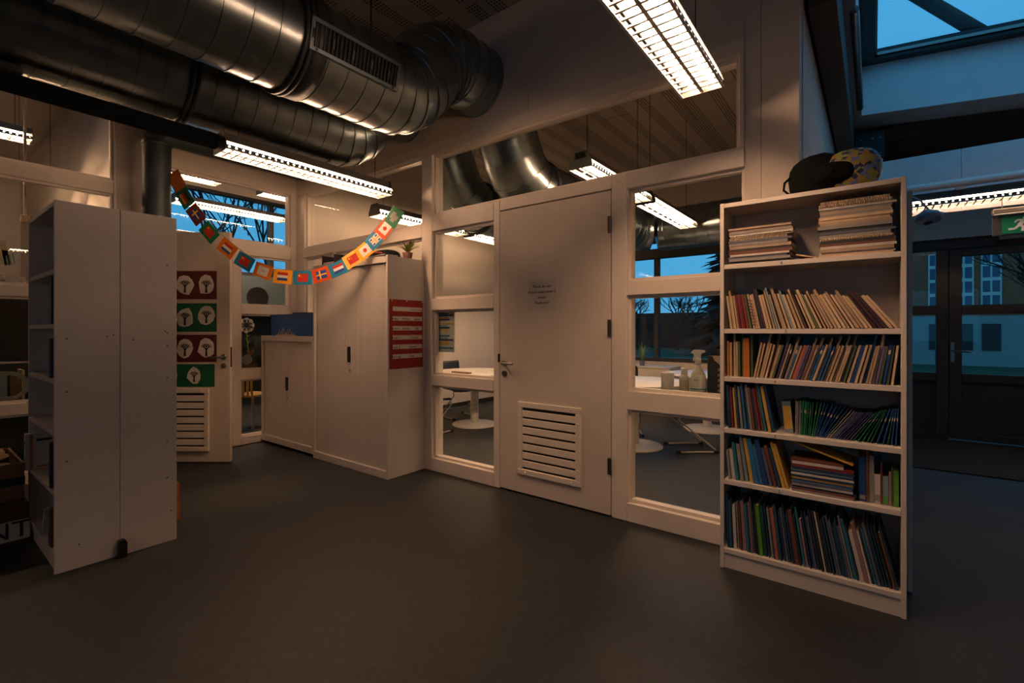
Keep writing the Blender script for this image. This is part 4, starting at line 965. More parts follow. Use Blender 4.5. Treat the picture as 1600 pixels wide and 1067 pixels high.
bg_ = thing('black_bag', 'black soft bag lying on the tall cabinet behind the bunting', 'bag', (-3.78, 2.92, 1.9755))
vs, fs = blob(0.17, 0.07, 0.10); MB().add([(x, y, max(0, z+0.05)) for x, y, z in vs], fs, None, True).build('bag_body', MATS['black_nylon'], bg_)
MB().tube([(-0.1, -0.1, 0.06), (-0.02, -0.13, 0.085), (0.08, -0.11, 0.07), (0.15, -0.1, 0.03)], 0.008, 6).build('strap', mat('red_strap', '#6a2018', 0.7), bg_)
bf = thing('black_folder', 'flat black folder at the front corner on the tall cabinet', 'folder', (-3.68, 2.65, 1.9755), R(-4))
B(0, 0.26, 0, 0.15, 0, 0.006, 0.001).build('cover', M_BLACK, bf); B(0.002, 0.262, 0.002, 0.15, 0.014, 0.019, 0.001).build('cover', M_BLACK, bf); B(0.005, 0.255, 0.005, 0.145, 0.006, 0.014).build('paper_block', M_PAPER, bf)
bb = thing('black_tray', 'black file tray with papers on the tall cabinet above its shutter', 'tray', (-4.50, 2.68, 1.9755))
B(0, 0.22, 0, 0.30, 0, 0.006).build('tray_bottom', M_BLACK, bb)
for a in ((0, 0.22, 0.294, 0.30), (0, 0.006, 0, 0.294), (0.214, 0.22, 0, 0.294)): B(*a, 0.006, 0.10).build('tray_wall', M_BLACK, bb)
B(0.01, 0.21, 0.01, 0.28, 0.0062, 0.03).build('paper_block', M_PAPER, bb)
pp = thing('paper_pile', 'loose papers lying on the tall cabinet beside the file tray', 'papers', (-4.25, 2.66, 1.9755))
for k in range(4):
    o = B(0, 0.29, 0, 0.2, 0.0, 0.004).build('paper_sheet', M_PAPER, pp); o.location = (0.01*k, 0.004*k, 0.0045*k); o.rotation_euler = (0, 0, R(-4+4*k))

# on the low cabinet
M_BLUE = mat('blue_plastic', '#084c94', 0.6, var=0.06)
cr = thing('blue_crate', 'blue plastic crate on the low shutter cabinet', 'crate', (-5.66, 2.72, 1.2505))
B(0, 0.98, 0, 0.30, 0, 0.008).build('crate_bottom', M_BLUE, cr)
for a in ((0, 0.98, 0, 0.01), (0, 0.98, 0.29, 0.30), (0, 0.01, 0.01, 0.29), (0.97, 0.98, 0.01, 0.29)): B(*a, 0.008, 0.24, 0.002).build('crate_wall', M_BLUE, cr)
B(-0.008, 0.988, -0.008, 0.308, 0.225, 0.245, 0.003).build('crate_rim', M_BLUE, cr)
B(0.40, 0.62, 0.05, 0.2, 0.245, 0.265, 0.004).build('crate_clip', M_BLACK, cr)
tw = thing('pale_twigs', 'pale bare twigs lying on the low cabinet before the blue crate', 'twigs', (-5.25, 2.68, 1.251))
for k in range(8):
    a = random.uniform(-0.5, 0.5); x = -0.16+0.045*k; h = random.uniform(0.03, 0.09)
    MB().tube([(x, 0, 0.006), (x+0.03, 0.004, 0.012+h*0.4), (x+0.05+0.03*a, 0.0, h)], [0.006, 0.005, 0.003], 6).build('twig', mat('bleached_twig', '#b8a890', 0.8), tw)
MB().tube([(-0.2, 0.0, 0.008), (0.0, 0.005, 0.009), (0.22, 0.0, 0.008)], 0.007, 6).build('twig', MATS['bleached_twig'], tw)

# posters with paper trees on the open door
def tree_cut(parent, x, z, s, y):
    pts = []; random.seed(int(x*1000)+int(z*77))
    for k in range(11):
        a = 2*math.pi*k/11; r_ = s*random.uniform(0.85, 1.1); pts.append((x+r_*0.85*math.cos(a), z+r_*math.sin(a)))
    c = MB().prism(pts, y-0.0012, y-0.0002, 'y').build('paper_cutout', M_PAPER, parent)
    q = MB(); b = Vector((x, y-0.0016, z-s*0.75))
    def br(p, d, ln, r_, lv):
        e_ = p + d*ln; q.tube([p, e_], [r_, r_*0.6], 5, caps=False)
        if lv:
            for da_ in (-0.6, -0.05, 0.55): br(e_, Vector((d.x*math.cos(da_)-d.z*math.sin(da_), 0, d.x*math.sin(da_)+d.z*math.cos(da_))), ln*0.62, r_*0.6, lv-1)
    br(b, Vector((0, 0, 1)), s*0.55, s*0.11, 3); q.build('painted_tree', M_INK, c)
lab4 = ('topmost maroon sheet with white paper trees on the open door', 'upper green sheet with white paper trees on the open door', 'lower maroon sheet with white paper trees beside the door handle', 'lowest green sheet with white paper trees on the open door')
for k, (z0, z1, colr) in enumerate(((1.62, 1.90, '#5a1f22'), (1.30, 1.58, '#0c5a3a'), (1.0, 1.27, '#5a1f22'), (0.755, 0.98, '#0c5a3a'))):
    ps = thing('tree_artwork', lab4[k], 'artwork', (HX, HY_, 0), da, 'paper tree artworks')
    xe = dw-(0.13 if k < 3 else 0.15)
    B(0.02, xe, -0.0222, -0.0206, z0, z1).build('paper_sheet', cmat(colr), ps)
    for xx_ in ((xe-0.10, xe-0.31, xe-0.50) if k != 3 else (xe-0.20, xe-0.43)):
        tree_cut(ps, xx_, (z0+z1)/2 + (0.02 if k == 1 and xx_ > xe-0.2 else 0), 0.10 if k != 3 else 0.085, -0.0223)
random.seed(123)

# ------------------------------------------------------------------ bunting
bn = thing('flag_bunting', 'string of colourful paper cards with national flags hung across the corner', 'bunting')
W_, RED_, BLU_, YEL_, BLK_, GRY_ = '#e6e0d8', '#c02a18', '#1c3f8c', '#f0b820', '#15151a', '#8d8f8a'
def depth_at(u): return 4.50 + (4.22-4.50)*(u-275)/(617-275)
def pxp(u, v, d=None):
    d = depth_at(u) if d is None else d
    return AX*d + RX*((u-800)/740*d) + Vector((0, 0, CAMH+(515-v)/740*d))
def card(u, v, ang, border, flag, wpx=31, hpx=22):
    d = depth_at(u); p = pxp(u, v); s = d/740
    c = thing.__call__ if False else None
    ex = (pxp(617, 400) - pxp(275, 400)).normalized(); ex.z = 0; ex.normalize(); ez = Vector((0, 0, 1)); ny = ex.cross(ez)   # ny points away from room? keep right-handed
    rot = Matrix((ex, -ny*-1 if False else ez.cross(ex), ez)).transposed()
    a = R(ang); w2, h2 = wpx*s/2, hpx*s/2
    o = B(-w2, w2, -0.0008, 0.0008, -h2, h2).build('bunting_card', mat('card_'+border.strip('#'), border, 0.6, var=0.05), bn)
    o.matrix_local = Matrix.Translation(p) @ rot.to_4x4() @ Matrix.Rotation(a, 4, 'Y')
    q = MB(); fw_, fh_ = w2*0.56, h2*0.58
    def r_(x0, x1, z0, z1, cc, dd=0.0): q.box(x0*fw_, x1*fw_, -0.0016-dd, -0.0008, z0*fh_, z1*fh_, mat('print_'+cc.strip('#'), cc, 0.6, var=0.04))
    if flag == 'tri_h3':
        r_(-1, 1, 0.34, 1, RED_); r_(-1, 1, -0.34, 0.34, W_); r_(-1, 1, -1, -0.34, BLU_)
    elif flag == 'dark3':
        r_(-1, 1, 0.34, 1, BLK_); r_(-1, 1, -0.34, 0.34, '#8a2018'); r_(-1, 1, -1, -0.34, '#c08020')
    elif flag == 'cross':
        r_(-1, 1, -1, 1, BLU_); r_(-1, 1, -0.16, 0.16, YEL_, 0.0003); r_(-0.42, -0.16, -1, 1, YEL_, 0.0003)
    elif flag == 'stars':
        r_(-1, 1, -1, 1, RED_); r_(-0.8, -0.5, 0.3, 0.75, YEL_, 0.0003)
        for sx_, sz_ in ((-0.35, 0.8), (-0.25, 0.5), (-0.3, 0.2)): r_(sx_, sx_+0.1, sz_-0.12, sz_, YEL_, 0.0003)
    elif flag == 'disc':
        r_(-1, 1, -1.15, 1.15, W_); q.lathe([(fh_*0.5, 0), (fh_*0.5, -0.0012)], (0, -0.001, 0), 18, mat('print_'+RED_.strip('#'), RED_, 0.6, var=0.04), 'y')
    elif flag == 'plain':
        r_(-1.05, 1.05, -1.1, 1.1, W_); r_(-0.1, 0.5, -0.1, 0.05, GRY_, 0.0003); r_(-0.5, 0.0, 0.1, 0.2, GRY_, 0.0003)
    elif flag == 'cross_white':
        r_(-1, 1, -1, 1, W_); r_(-0.3, 0.05, -1, 1, '#d8b070', 0.0003); r_(-1, 1, -0.2, 0.2, '#d8b070', 0.0003)
        for sx_, sz_ in ((-0.95, 0.4), (0.3, 0.4), (-0.95, -0.9), (0.3, -0.9)): r_(sx_, sx_+0.5, sz_, sz_+0.4, BLU_, 0.0003)
    elif flag == 'grey':
        r_(-0.4, 0.5, -1, 1, GRY_); r_(-0.9, -0.4, -0.6, 0.5, GRY_); r_(0.5, 0.9, -0.2, 0.9, GRY_)
    if q.v: q.build('flag_print', None, o)
    return o
G_, O_, BL_, Y_, BR_ = '#0c6a40', '#e07a14', '#1279a0', '#f5a81c', '#7a3418'
cards = [(276, 283, 62, '#a05a20', None), (289, 309, 57, '#0a5a40', 'dark3'), (306, 335, 53, '#6a2a18', 'cross'), (327, 363, 48, '#107a48', 'stars'), (355, 388, 38, O_, 'tri_h3'), (382, 408.5, 30, BL_, 'stars'), (411, 423.5, 20, O_, 'plain'),
         (441.5, 432, 6, Y_, 'tri_h3'), (473, 434, 0, BL_, 'stars'), (502.5, 429, -14, '#cc4a14', 'cross'), (529, 419.5, -22, BL_, 'tri_h3'), (551.5, 404.5, -30, '#f7bf50', 'stars'), (570.5, 391, -36, '#f7b01c', 'disc'), (586.5, 374, -43, BL_, 'cross_white'), (601.5, 357, -50, '#d0501a', 'disc'), (615.5, 339.5, -57, G_, 'grey')]
for c_ in cards: card(*c_)
tops = [pxp(u - 0.0*v + math.sin(R(a))*11, v - math.cos(R(a))*11) for u, v, a, _b, _f in cards]
MB().tube([pxp(262, 262)] + tops + [pxp(619, 322), pxp(612, 306)], 0.0018, 5).build('string', mat('string', '#6a6258', 0.8), bn)

# ------------------------------------------------------------------ window-sill things and classroom furniture
YS = YW+0.075
def on_sill(u): # x on the sill at its depth
    qd = (u-800)/740; dx, dy = AX.x+qd*RX.x, AX.y+qd*RX.y; return dx/dy*(YW+0.115)
SZ = 0.9005; SY = YW+0.112
window_sill = tag(B(-1.35, -0.61, YW+0.08, YW+0.22, 0.885, 0.9).build('trim_1', M_FRAME), 'white inner sill board carrying the bottles', 'sill', kind='structure')
cup = thing('white_canister', 'plain white canister on the sill beside the pump bottle', 'canister', (on_sill(1041), SY+0.03, SZ))
MB().lathe([(0.036, 0), (0.040, 0.006), (0.043, 0.125), (0.041, 0.128), (0.036, 0.122), (0.035, 0.02)], (0,0,0), 24).build('canister_body', cmat('#c5c0b8'), cup)
M_CLR = mat('clear_plastic', '#b8b0a4', 0.2, var=0.05)
pb = thing('pump_bottle', 'small clear pump bottle between canister and spray bottle', 'bottle', (on_sill(1067), SY+0.03, SZ))
MB().lathe([(0.028, 0), (0.031, 0.006), (0.031, 0.10), (0.022, 0.118), (0.018, 0.122)], (0,0,0), 20).build('bottle_body', M_CLR, pb)
MB().lathe([(0.0313, 0.02), (0.0313, 0.085)], (0,0,0), 20).build('bottle_label', mat('green_label', '#a39a7e', 0.6), pb)
MB().lathe([(0.020, 0.118), (0.022, 0.124), (0.022, 0.155), (0.018, 0.165), (0.0, 0.166)], (0,0,0), 18).build('cap', cmat('#c5c0b8'), pb)
MB().tube([(0, 0, 0.165), (0, 0, 0.175), (-0.03, 0, 0.176)], 0.006, 8).build('nozzle', cmat('#c5c0b8'), pb)
sb = thing('spray_bottle', 'white-labelled spray bottle with trigger on the window sill', 'bottle', (on_sill(1089), SY+0.03, SZ))
MB().lathe([(0.043, 0), (0.047, 0.008), (0.048, 0.10), (0.044, 0.125), (0.028, 0.155), (0.018, 0.185), (0.016, 0.20)], (0,0,0), 24).build('bottle_body', M_CLR, sb)
MB().lathe([(0.0488, 0.02), (0.0492, 0.10), (0.0452, 0.125)], (0,0,0), 24).build('bottle_label', cmat('#c5c0b8'), sb)
MB().lathe([(0.0495, 0.028), (0.0495, 0.036)], (0,0,0), 24).build('label_stripe', cmat('#2a6f86'), sb)
text('lettering', 'eco', 0.02, (0, -0.0495, 0.092), (R(90), 0, 0), M_INK, sb)
MB().lathe([(0.019, 0.19), (0.02, 0.195), (0.02, 0.225), (0.014, 0.235)], (0,0,0), 16).build('collar', cmat('#c5c0b8'), sb)
MB().prism([(-0.045, 0.268), (-0.03, 0.285), (0.035, 0.285), (0.045, 0.275), (0.018, 0.262), (0.014, 0.23), (-0.014, 0.23), (-0.02, 0.255)], -0.012, 0.012, 'y').build('spray_head', cmat('#c5c0b8'), sb)
MB().prism([(-0.026, 0.258), (-0.018, 0.258), (-0.026, 0.215), (-0.033, 0.21)], -0.006, 0.006, 'y').build('trigger', cmat('#c5c0b8'), sb)
fb = thing('dark_board', 'dark board with pale squares leaning at the pane beside the bookcase', 'board', (on_sill(1102), SY+0.05, SZ))
B(0, 0.20, 0, 0.012, 0, 0.25, 0.002).build('board', M_ANTH, fb)
MB().prism([(0.03, 0.25), (0.20, 0.25), (0.20, 0.16), (0.14, 0.165), (0.08, 0.19), (0.045, 0.22)], -0.001, 0, 'y').build('pale_field', cmat('#a5907a'), fb)
for k in range(5): B(0.065, 0.085, -0.001, 0, 0.015+0.034*k, 0.033+0.034*k).build('pale_square', cmat('#8a8884'), fb)

M_TOP = mat('table_white', '#d8d4ce', 0.35, var=0.03)
def round_table(label, x, y, r_, zt_=0.74):
    t = thing('round_table', label, 'table', (x, y, 0), 0, 'round pedestal tables')
    MB().lathe([(0, zt_-0.028), (r_-0.01, zt_-0.028), (r_, zt_-0.018), (r_, zt_-0.004), (r_-0.004, zt_), (0, zt_)], (0,0,0), 48).build('tabletop', M_TOP, t)
    MB().lathe([(0.055, 0.03), (0.055, zt_-0.028)], (0,0,0), 24).build('pedestal', M_TOP, t)
    MB().lathe([(0.31, 0), (0.31, 0.012), (0.30, 0.02), (0.06, 0.032)], (0,0,0), 40).build('foot_disc', M_TOP, t); return t
round_table('round white pedestal table behind the narrow glazed strip', -4.42, 4.93, 0.60)
round_table('round white pedestal table nearest the sill with the bottles', -2.16, 5.12, 0.58)
round_table('round white pedestal table farther back beyond the spray bottle', -1.75, 6.55, 0.55)
M_LEG = mat('pale_leg_enamel', '#b4aea6', 0.4, var=0.04)
M_SEAT = mat('navy_shell', '#1a2430', 0.5, var=0.08)
def chair0(label, loc, rz):
    t = thing('sled_chair', label, 'chair', loc, rz, 'dark sled chairs'); hw = 0.2
    for s in (-1, 1):
        MB().tube([(s*hw, 0.20, 0.40), (s*hw, 0.23, 0.36), (s*hw, -0.16, 0.045), (s*hw, -0.18, 0.02), (s*hw, -0.15, 0.012), (s*hw, 0.24, 0.012)], 0.011, 8).build('sled_leg', M_LEG, t)
        B(s*hw-0.014, s*hw+0.014, 0.2, 0.25, 0, 0.03, 0.003).build('glide', M_BLACK, t); B(s*hw-0.014, s*hw+0.014, -0.2, -0.15, 0, 0.03, 0.003).build('glide', M_BLACK, t)
    MB().tube([(-hw, -0.05, 0.13), (hw, -0.05, 0.13)], 0.009, 8).build('stretcher', M_LEG, t)
    def shell(prof, wd_, name):
        q = MB(); n = 9; m_ = len(prof); vs = []
        for (py, pz, k) in prof:
            for i in range(n):
                f = -1+2*i/(n-1); vs.append((f*wd_*k, py - 0.03*(f*f) if name == 'backrest' else py, pz + (0.015*f*f if name == 'seat' else 0)))
        q.add(vs, [(i*n+j, i*n+j+1, (i+1)*n+j+1, (i+1)*n+j) for i in range(m_-1) for j in range(n-1)], None, True)
        o = q.build(name, M_SEAT, t); sd = o.modifiers.new('thickness', 'SOLIDIFY'); sd.thickness = 0.012
    shell([(-0.22, 0.425, 0.9), (-0.2, 0.44, 1), (0.0, 0.43, 1), (0.17, 0.43, 1), (0.21, 0.42, 0.95), (0.22, 0.40, 0.9)], 0.22, 'seat')
    shell([(-0.21, 0.43, 0.55), (-0.24, 0.50, 0.5), (-0.26, 0.60, 0.85), (-0.28, 0.68, 1), (-0.30, 0.80, 1), (-0.305, 0.83, 0.92)], 0.21, 'backrest')
    return t
chr_ = chair0('dark chair tucked at the far side of the table behind the narrow glazing', (-5.02, 5.22, 0), R(-105))
dup(chr_, (-4.55, 4.18, 0), R(0), 'dark chair cut by the cabinet-side frame of the narrow glazing')
dup(chr_, (-3.75, 5.45, 0), R(120), 'dark chair at the table behind the narrow glazing, nearest the vented door')
dup(chr_, (-1.60, 5.39, 0), R(128), 'dark chair with bright sled legs between the two tables beyond the sill')
dup(chr_, (-2.55, 5.72, 0), R(-150), 'dark chair behind the table nearest the sill')
dup(chr_, (-1.15, 6.35, 0), R(70), 'dark chair at the farther table beside the bookcase edge')
tag(B(-0.16, 0.16, -0.03, 0.03, 0, 0.015, 0.003).build('remote_control', cmat('#6a4030')), 'small brown holder lying on the table behind the narrow glazing', 'holder').location = (-4.38, 4.62, 0.7405)
dk_ = thing('office_chair', 'black swivel chair behind the table of the narrow glazing', 'chair', (-3.55, 6.3, 0))
for k in range(5):
    a = R(72*k+10); MB().tube([(0, 0, 0.10), (0.27*math.cos(a), 0.27*math.sin(a), 0.07)], [0.03, 0.018], 8).build('star_leg', M_BLACK, dk_)
    MB().lathe([(0.03, -0.012), (0.03, 0.012)], (0.27*math.cos(a), 0.27*math.sin(a), 0.03), 12, None, 'x').build('castor', M_BLACK, dk_)
MB().tube([(0, 0, 0.1), (0, 0, 0.44)], 0.028, 12).build('gas_column', M_BLACK, dk_); B(-0.23, 0.23, -0.22, 0.22, 0.44, 0.52, 0.02).build('seat', M_BLACK, dk_); B(-0.21, 0.21, 0.2, 0.26, 0.58, 1.0, 0.02).build('backrest', M_BLACK, dk_)
wd_ = thing('low_cupboard', 'low pale cupboard with a blue tray below the classroom window', 'cupboard', (-3.75, 7.15, 0))
B(0, 1.3, 0, 0.5, 0, 0.72, 0.003).build('cupboard_body', M_CAB, wd_); B(-0.01, 1.31, -0.01, 0.5, 0.72, 0.745, 0.003).build('top_panel', M_CAB, wd_)
for k in range(2): B(0.02+0.64*k, 0.63+0.64*k, -0.014, -0.001, 0.06, 0.70, 0.002).build('cupboard_door', M_CAB, wd_)
leafplant('spider_plant', 'spiky green plant on the low cupboard in the classroom', (-2.95, 7.3, 0.7455), 18, 0.42, '#5a7a4a', 0.26, '#55586e')
tag(B(-0.28, 0.28, -0.18, 0.18, 0, 0.09, 0.01).build('blue_tray', M_BLUE), 'blue plastic tray on the low cupboard in the classroom', 'tray').location = (-3.5, 7.38, 0.7455)

# ------------------------------------------------------------------ exit sign and entrance bits
es = thing('exit_sign', 'green emergency exit sign with running figure hung under the lamp', 'sign', (0.90, 5.95, 2.15))
M_GR = mat('sign_green', '#0a7a54', 0.4, var=0.03); M_SW = mat('sign_white', '#e8ece8', 0.5, var=0.02)
B(-0.06, 0.44, 0.0, 0.012, 0, 0.18, 0.002).build('acrylic_plate', mat('smoked_plate', '#4a4a46', 0.3), es)
B(0.0, 0.42, -0.003, 0.0, 0.012, 0.162).build('green_field', M_GR, es)
B(-0.06, 0.46, -0.03, 0.04, 0.19, 0.235, 0.006).build('sign_housing', M_LBODY, es); B(-0.055, 0.455, -0.034, -0.03, 0.182, 0.19).build('housing_lip', M_SW, es)
fig = MB()
fig.lathe([(0.016, 0), (0.016, -0.0015)], (0.142, -0.003, 0.138), 14, None, 'y')
for pts, wd2 in (([(0.135, 0.118), (0.105, 0.078)], 0.014), ([(0.13, 0.12), (0.095, 0.125), (0.078, 0.105)], 0.007), ([(0.13, 0.112), (0.145, 0.092), (0.165, 0.098)], 0.007), ([(0.108, 0.08), (0.132, 0.062), (0.124, 0.028)], 0.009), ([(0.104, 0.078), (0.08, 0.052), (0.04, 0.05)], 0.009)):
    for (a, b), (c, d) in zip(pts[:-1], pts[1:]):
        v = Vector((c-a, d-b)); nrm = Vector((-v.y, v.x)).normalized()*wd2
        fig.prism([(a-nrm.x, b-nrm.y), (c-nrm.x, d-nrm.y), (c+nrm.x, d+nrm.y), (a+nrm.x, b+nrm.y)], -0.0042, -0.003, 'y')
fig.build('running_figure', M_SW, es)
MB().prism([(0.212, 0.14), (0.222, 0.14), (0.222, 0.075), (0.242, 0.075), (0.217, 0.048), (0.192, 0.075), (0.212, 0.075)], -0.0042, -0.003, 'y').build('arrow', M_SW, es)
B(0.275, 0.345, -0.0042, -0.003, 0.04, 0.15).build('door_symbol', M_SW, es)
for xx_ in (0.0, 0.40): MB().tube([(xx_, -0.01, 0.235), (xx_, -0.01, 0.45)], 0.004, 5).build('suspension_wire', M_LBODY, es)
hb = thing('hanging_bag', 'pale blue plastic bag hanging behind the packed bookcase', 'bag', (0.225, 3.25, 1.80))
q = MB(); vs = []; nn = 10
for j in range(7):
    f = j/6
    for i in range(nn):
        a = 2*math.pi*i/nn; r_ = 0.03+0.07*math.sin(math.pi*f**0.7)
        vs.append((r_*0.6*math.cos(a)+random.uniform(-0.006, 0.006), r_*1.3*math.sin(a), 0.07 + 0.065*f + random.uniform(-0.004, 0.004)))
q.add(vs, [(j*nn+i, j*nn+(i+1)%nn, (j+1)*nn+(i+1)%nn, (j+1)*nn+i) for j in range(6) for i in range(nn)], None, True)
q.build('bag_body', mat('pale_blue_plastic', '#a9c4e2', 0.4, var=0.1), hb)
MB().tube([(0, 0, 0.14), (-0.03, 0, 0.19), (-0.07, 0, 0.222), (-0.1, 0, 0.222)], 0.005, 6).build('strap', MATS['pale_blue_plastic'], hb)

# ------------------------------------------------------------------ things seen through the left partition
def xp(u, v, X):
    qd = (u-800)/740; dx, dy = AX.x+qd*RX.x, AX.y+qd*RX.y; t_ = X/dx; return Vector((X, dy*t_, CAMH+(515-v)/740*t_))
p = xp(402, 465, XL-0.075)
tag(MB().lathe([(0.125, 0), (0.125, -0.01), (0.11, -0.014)], (0,0,0), 36, None, 'x').build('round_disc', M_BLACK), 'black round disc stuck on the sidelight glass', 'disc').location = (XL-0.06, p.y, p.z)
fl = thing('paper_flower', 'paper flower with white petals and green stem on the sidelight', 'decoration', (XL-0.050, xp(381, 513, XL).y+0.05, 0))
zf = xp(381, 508, XL).z
q = MB()
for k in range(8):
    a = 2*math.pi*k/8; q.lathe([(0.035, 0), (0.035, 0.003)], (0, 0.055*math.cos(a), zf+0.055*math.sin(a)), 12, None, 'x')
q.build('petals', M_PAPER, fl); MB().lathe([(0.03, 0.003), (0.03, 0.006)], (0, 0, zf), 14, None, 'x').build('flower_centre', M_BLACK, fl)
MB().tube([(0.002, 0.0, zf-0.09), (0.002, 0.01, zf-0.2), (0.002, 0.022, zf-0.31)], 0.006, 6).build('stem', mat('lime_green', '#7fae2a', 0.6), fl)
for k in range(4): MB().tube([(0.002, 0.005+0.004*k, zf-0.13-0.04*k), (0.002, 0.03*(-1)**k+0.01, zf-0.11-0.04*k)], [0.006, 0.002], 5).build('leaf', MATS['lime_green'], fl)
ph = thing('photo_print', 'photo print of a seated child with headphones behind the sidelight', 'photo', (XL-0.072, 2.45, 0.87))
B(0, 0.002, 0, 0.36, 0, 0.30).build('paper_sheet', mat('photo_teal', '#1c3440', 0.5), ph)
B(0.002, 0.0026, 0, 0.20, 0, 0.045).build('print', cmat('#6a4030'), ph)
def disc(cy, cz, r_, c, sc=1.0): MB().prism([(cy+r_*math.cos(2*math.pi*k/16), cz+sc*r_*math.sin(2*math.pi*k/16)) for k in range(16)], 0.002, 0.003, 'x').build('print', cmat(c), ph)
disc(0.07, 0.10, 0.06, '#8f8a90'); disc(0.105, 0.2, 0.04, '#a8624a', 1.2); disc(0.10, 0.232, 0.042, '#6a2a20', 0.6); B(0.002, 0.0034, 0.13, 0.24, 0.05, 0.14).build('print', M_BLACK, ph)
for (u, v, w2, h2, c, nm) in ((18, 403, 0.10, 0.13, '#c5c0b8', 'white paper drawing on the pane left of the empty bookcase'), (4, 395, 0.06, 0.20, '#c8b08e', 'cream paper strip at the pane edge left of the empty bookcase'), (24, 437, 0.12, 0.05, '#c5c0b8', 'small white card on the pane just above the partition rail')):
    p = xp(u, v, XL-0.075); o = tag(B(-0.0005, 0.0005, -w2/2, w2/2, -h2/2, h2/2).build('paper_drawing', cmat(c)), nm, 'paper'); o.location = (XL-0.065, p.y, p.z); o.rotation_euler = (R(8), 0, 0)
    if w2 == 0.10:
        for k in range(3): B(0.0005, 0.001, -0.035+0.02*k, -0.025+0.02*k, -0.05, 0.02+0.01*k).build('drawn_line', cmat('#78909a'), o)
pcd = thing('pull_cord', 'ceiling pull cord with a switch box beyond the left panes', 'cord', (-6.5, 0.78, 2.35))
MB().tube([(0, 0, 0.07), (0, 0, 2.05)], 0.012, 6).build('cord', cmat('#a5907a'), pcd); B(-0.03, 0.03, -0.03, 0.03, 0, 0.075, 0.006).build('switch_box', cmat('#a5907a'), pcd)
sh = thing('side_shelf', 'dark shelf unit holding folders beyond the left panes', 'shelf', (-6.5, -0.3, 0))
M_TEAL = mat('dark_teal_board', '#1a2a2c', 0.7, var=0.15)
B(0, 0.4, 0, 1.5, 0.62, 0.66, 0.003).build('shelf_board', M_TEAL, sh); B(0, 0.4, 0, 0.03, 0, 0.62).build('end_panel', M_TEAL, sh); B(0, 0.4, 1.47, 1.5, 0, 0.62).build('end_panel', M_TEAL, sh); B(0, 0.02, 0.03, 1.47, 0, 1.0).build('back_panel', M_TEAL, sh)
for k, (c, hh, tt) in enumerate((('#a8624a', 0.28, 0.05), ('#55586e', 0.3, 0.07), ('#78909a', 0.27, 0.06), ('#6a4030', 0.26, 0.05), ('#c8b08e', 0.29, 0.02), ('#55586e', 0.28, 0.06))):
    o = B(0, 0.24, 0, tt, 0, hh, 0.003).build('file_folder', cmat(c)); o.location = (-6.42, 0.42+0.075*k, 0.6605)
    tag(o, f'{CN[c]} upright file folder, {ordinal(k+1)} of the row behind the white letter', 'folder', 'file folders beyond the left panes')
lt = text('letter_block', 'D', 0.36, (-5.93, 0.62, 0.82), (R(90), 0, R(90)), cmat('#8a8884')); lt.data.name = 'letter_block'
tag(lt, 'grey cut-out letter D standing on the partition sill', 'letter'); lt.scale = (1, 1, 40)
jk = thing('winter_coat', 'dark coat with reddish hood hanging beyond the left panes', 'coat', (-6.35, 0.55, 0.98))
vs, fs = blob(0.12, 0.40, 0.42, 20, 12)
MB().add([(x, y, z*(1.0)+0.40+0.05*math.cos(6*y)) for x, y, z in vs], fs, None, True).build('coat_body', mat('dark_coat', '#181617', 0.85, var=0.25, bump=0.3, bscale=30), jk)
vs, fs = blob(0.13, 0.10, 0.25, 16, 10)
MB().add([(x, y+0.05, z+0.72) for x, y, z in vs], fs, None, True).build('hood', mat('red_brown_lining', '#3a201a', 0.85, var=0.2), jk)
sc_ = thing('toy_shelf', 'dark low unit with toys behind the sidelight and open door', 'shelf', (-8.95, 2.6, 0))
B(0, 0.35, 0, 4.0, 1.56, 1.60, 0.003).build('shelf_board', M_TEAL, sc_); B(0, 0.02, 0, 4.0, 0, 1.56).build('back_panel', M_TEAL, sc_)
for k in range(5): B(0, 0.35, k*0.99, k*0.99+0.03, 0, 1.56).build('divider', M_TEAL, sc_)
B(0.02, 0.35, 0.0, 3.99, 0.62, 0.65).build('shelf_board', M_TEAL, sc_)
yc = thing('wooden_stool_chair', 'yellow wooden chair with pale legs behind the sidelight', 'chair', (-6.75, 3.0, 0), R(20))
M_YW = mat('yellow_wood', '#9a7a30', 0.6, var=0.1)
B(-0.19, 0.19, -0.19, 0.19, 0.42, 0.45, 0.005).build('seat', M_YW, yc)
for a in (-1, 1):
    for b in (-1, 1): MB().tube([(a*0.16, b*0.16, 0.42), (a*0.2, b*0.2, 0)], 0.014, 8).build('leg', cmat('#8a8884'), yc)
    MB().tube([(a*0.17, -0.18, 0.44), (a*0.17, -0.2, 0.8)], 0.014, 8).build('back_post', M_YW, yc)
for k in range(4): B(-0.13+0.075*k, -0.10+0.075*k, -0.2, -0.185, 0.45, 0.78).build('back_slat', M_YW, yc)
B(-0.19, 0.19, -0.21, -0.185, 0.74, 0.80, 0.004).build('back_rail', M_YW, yc)

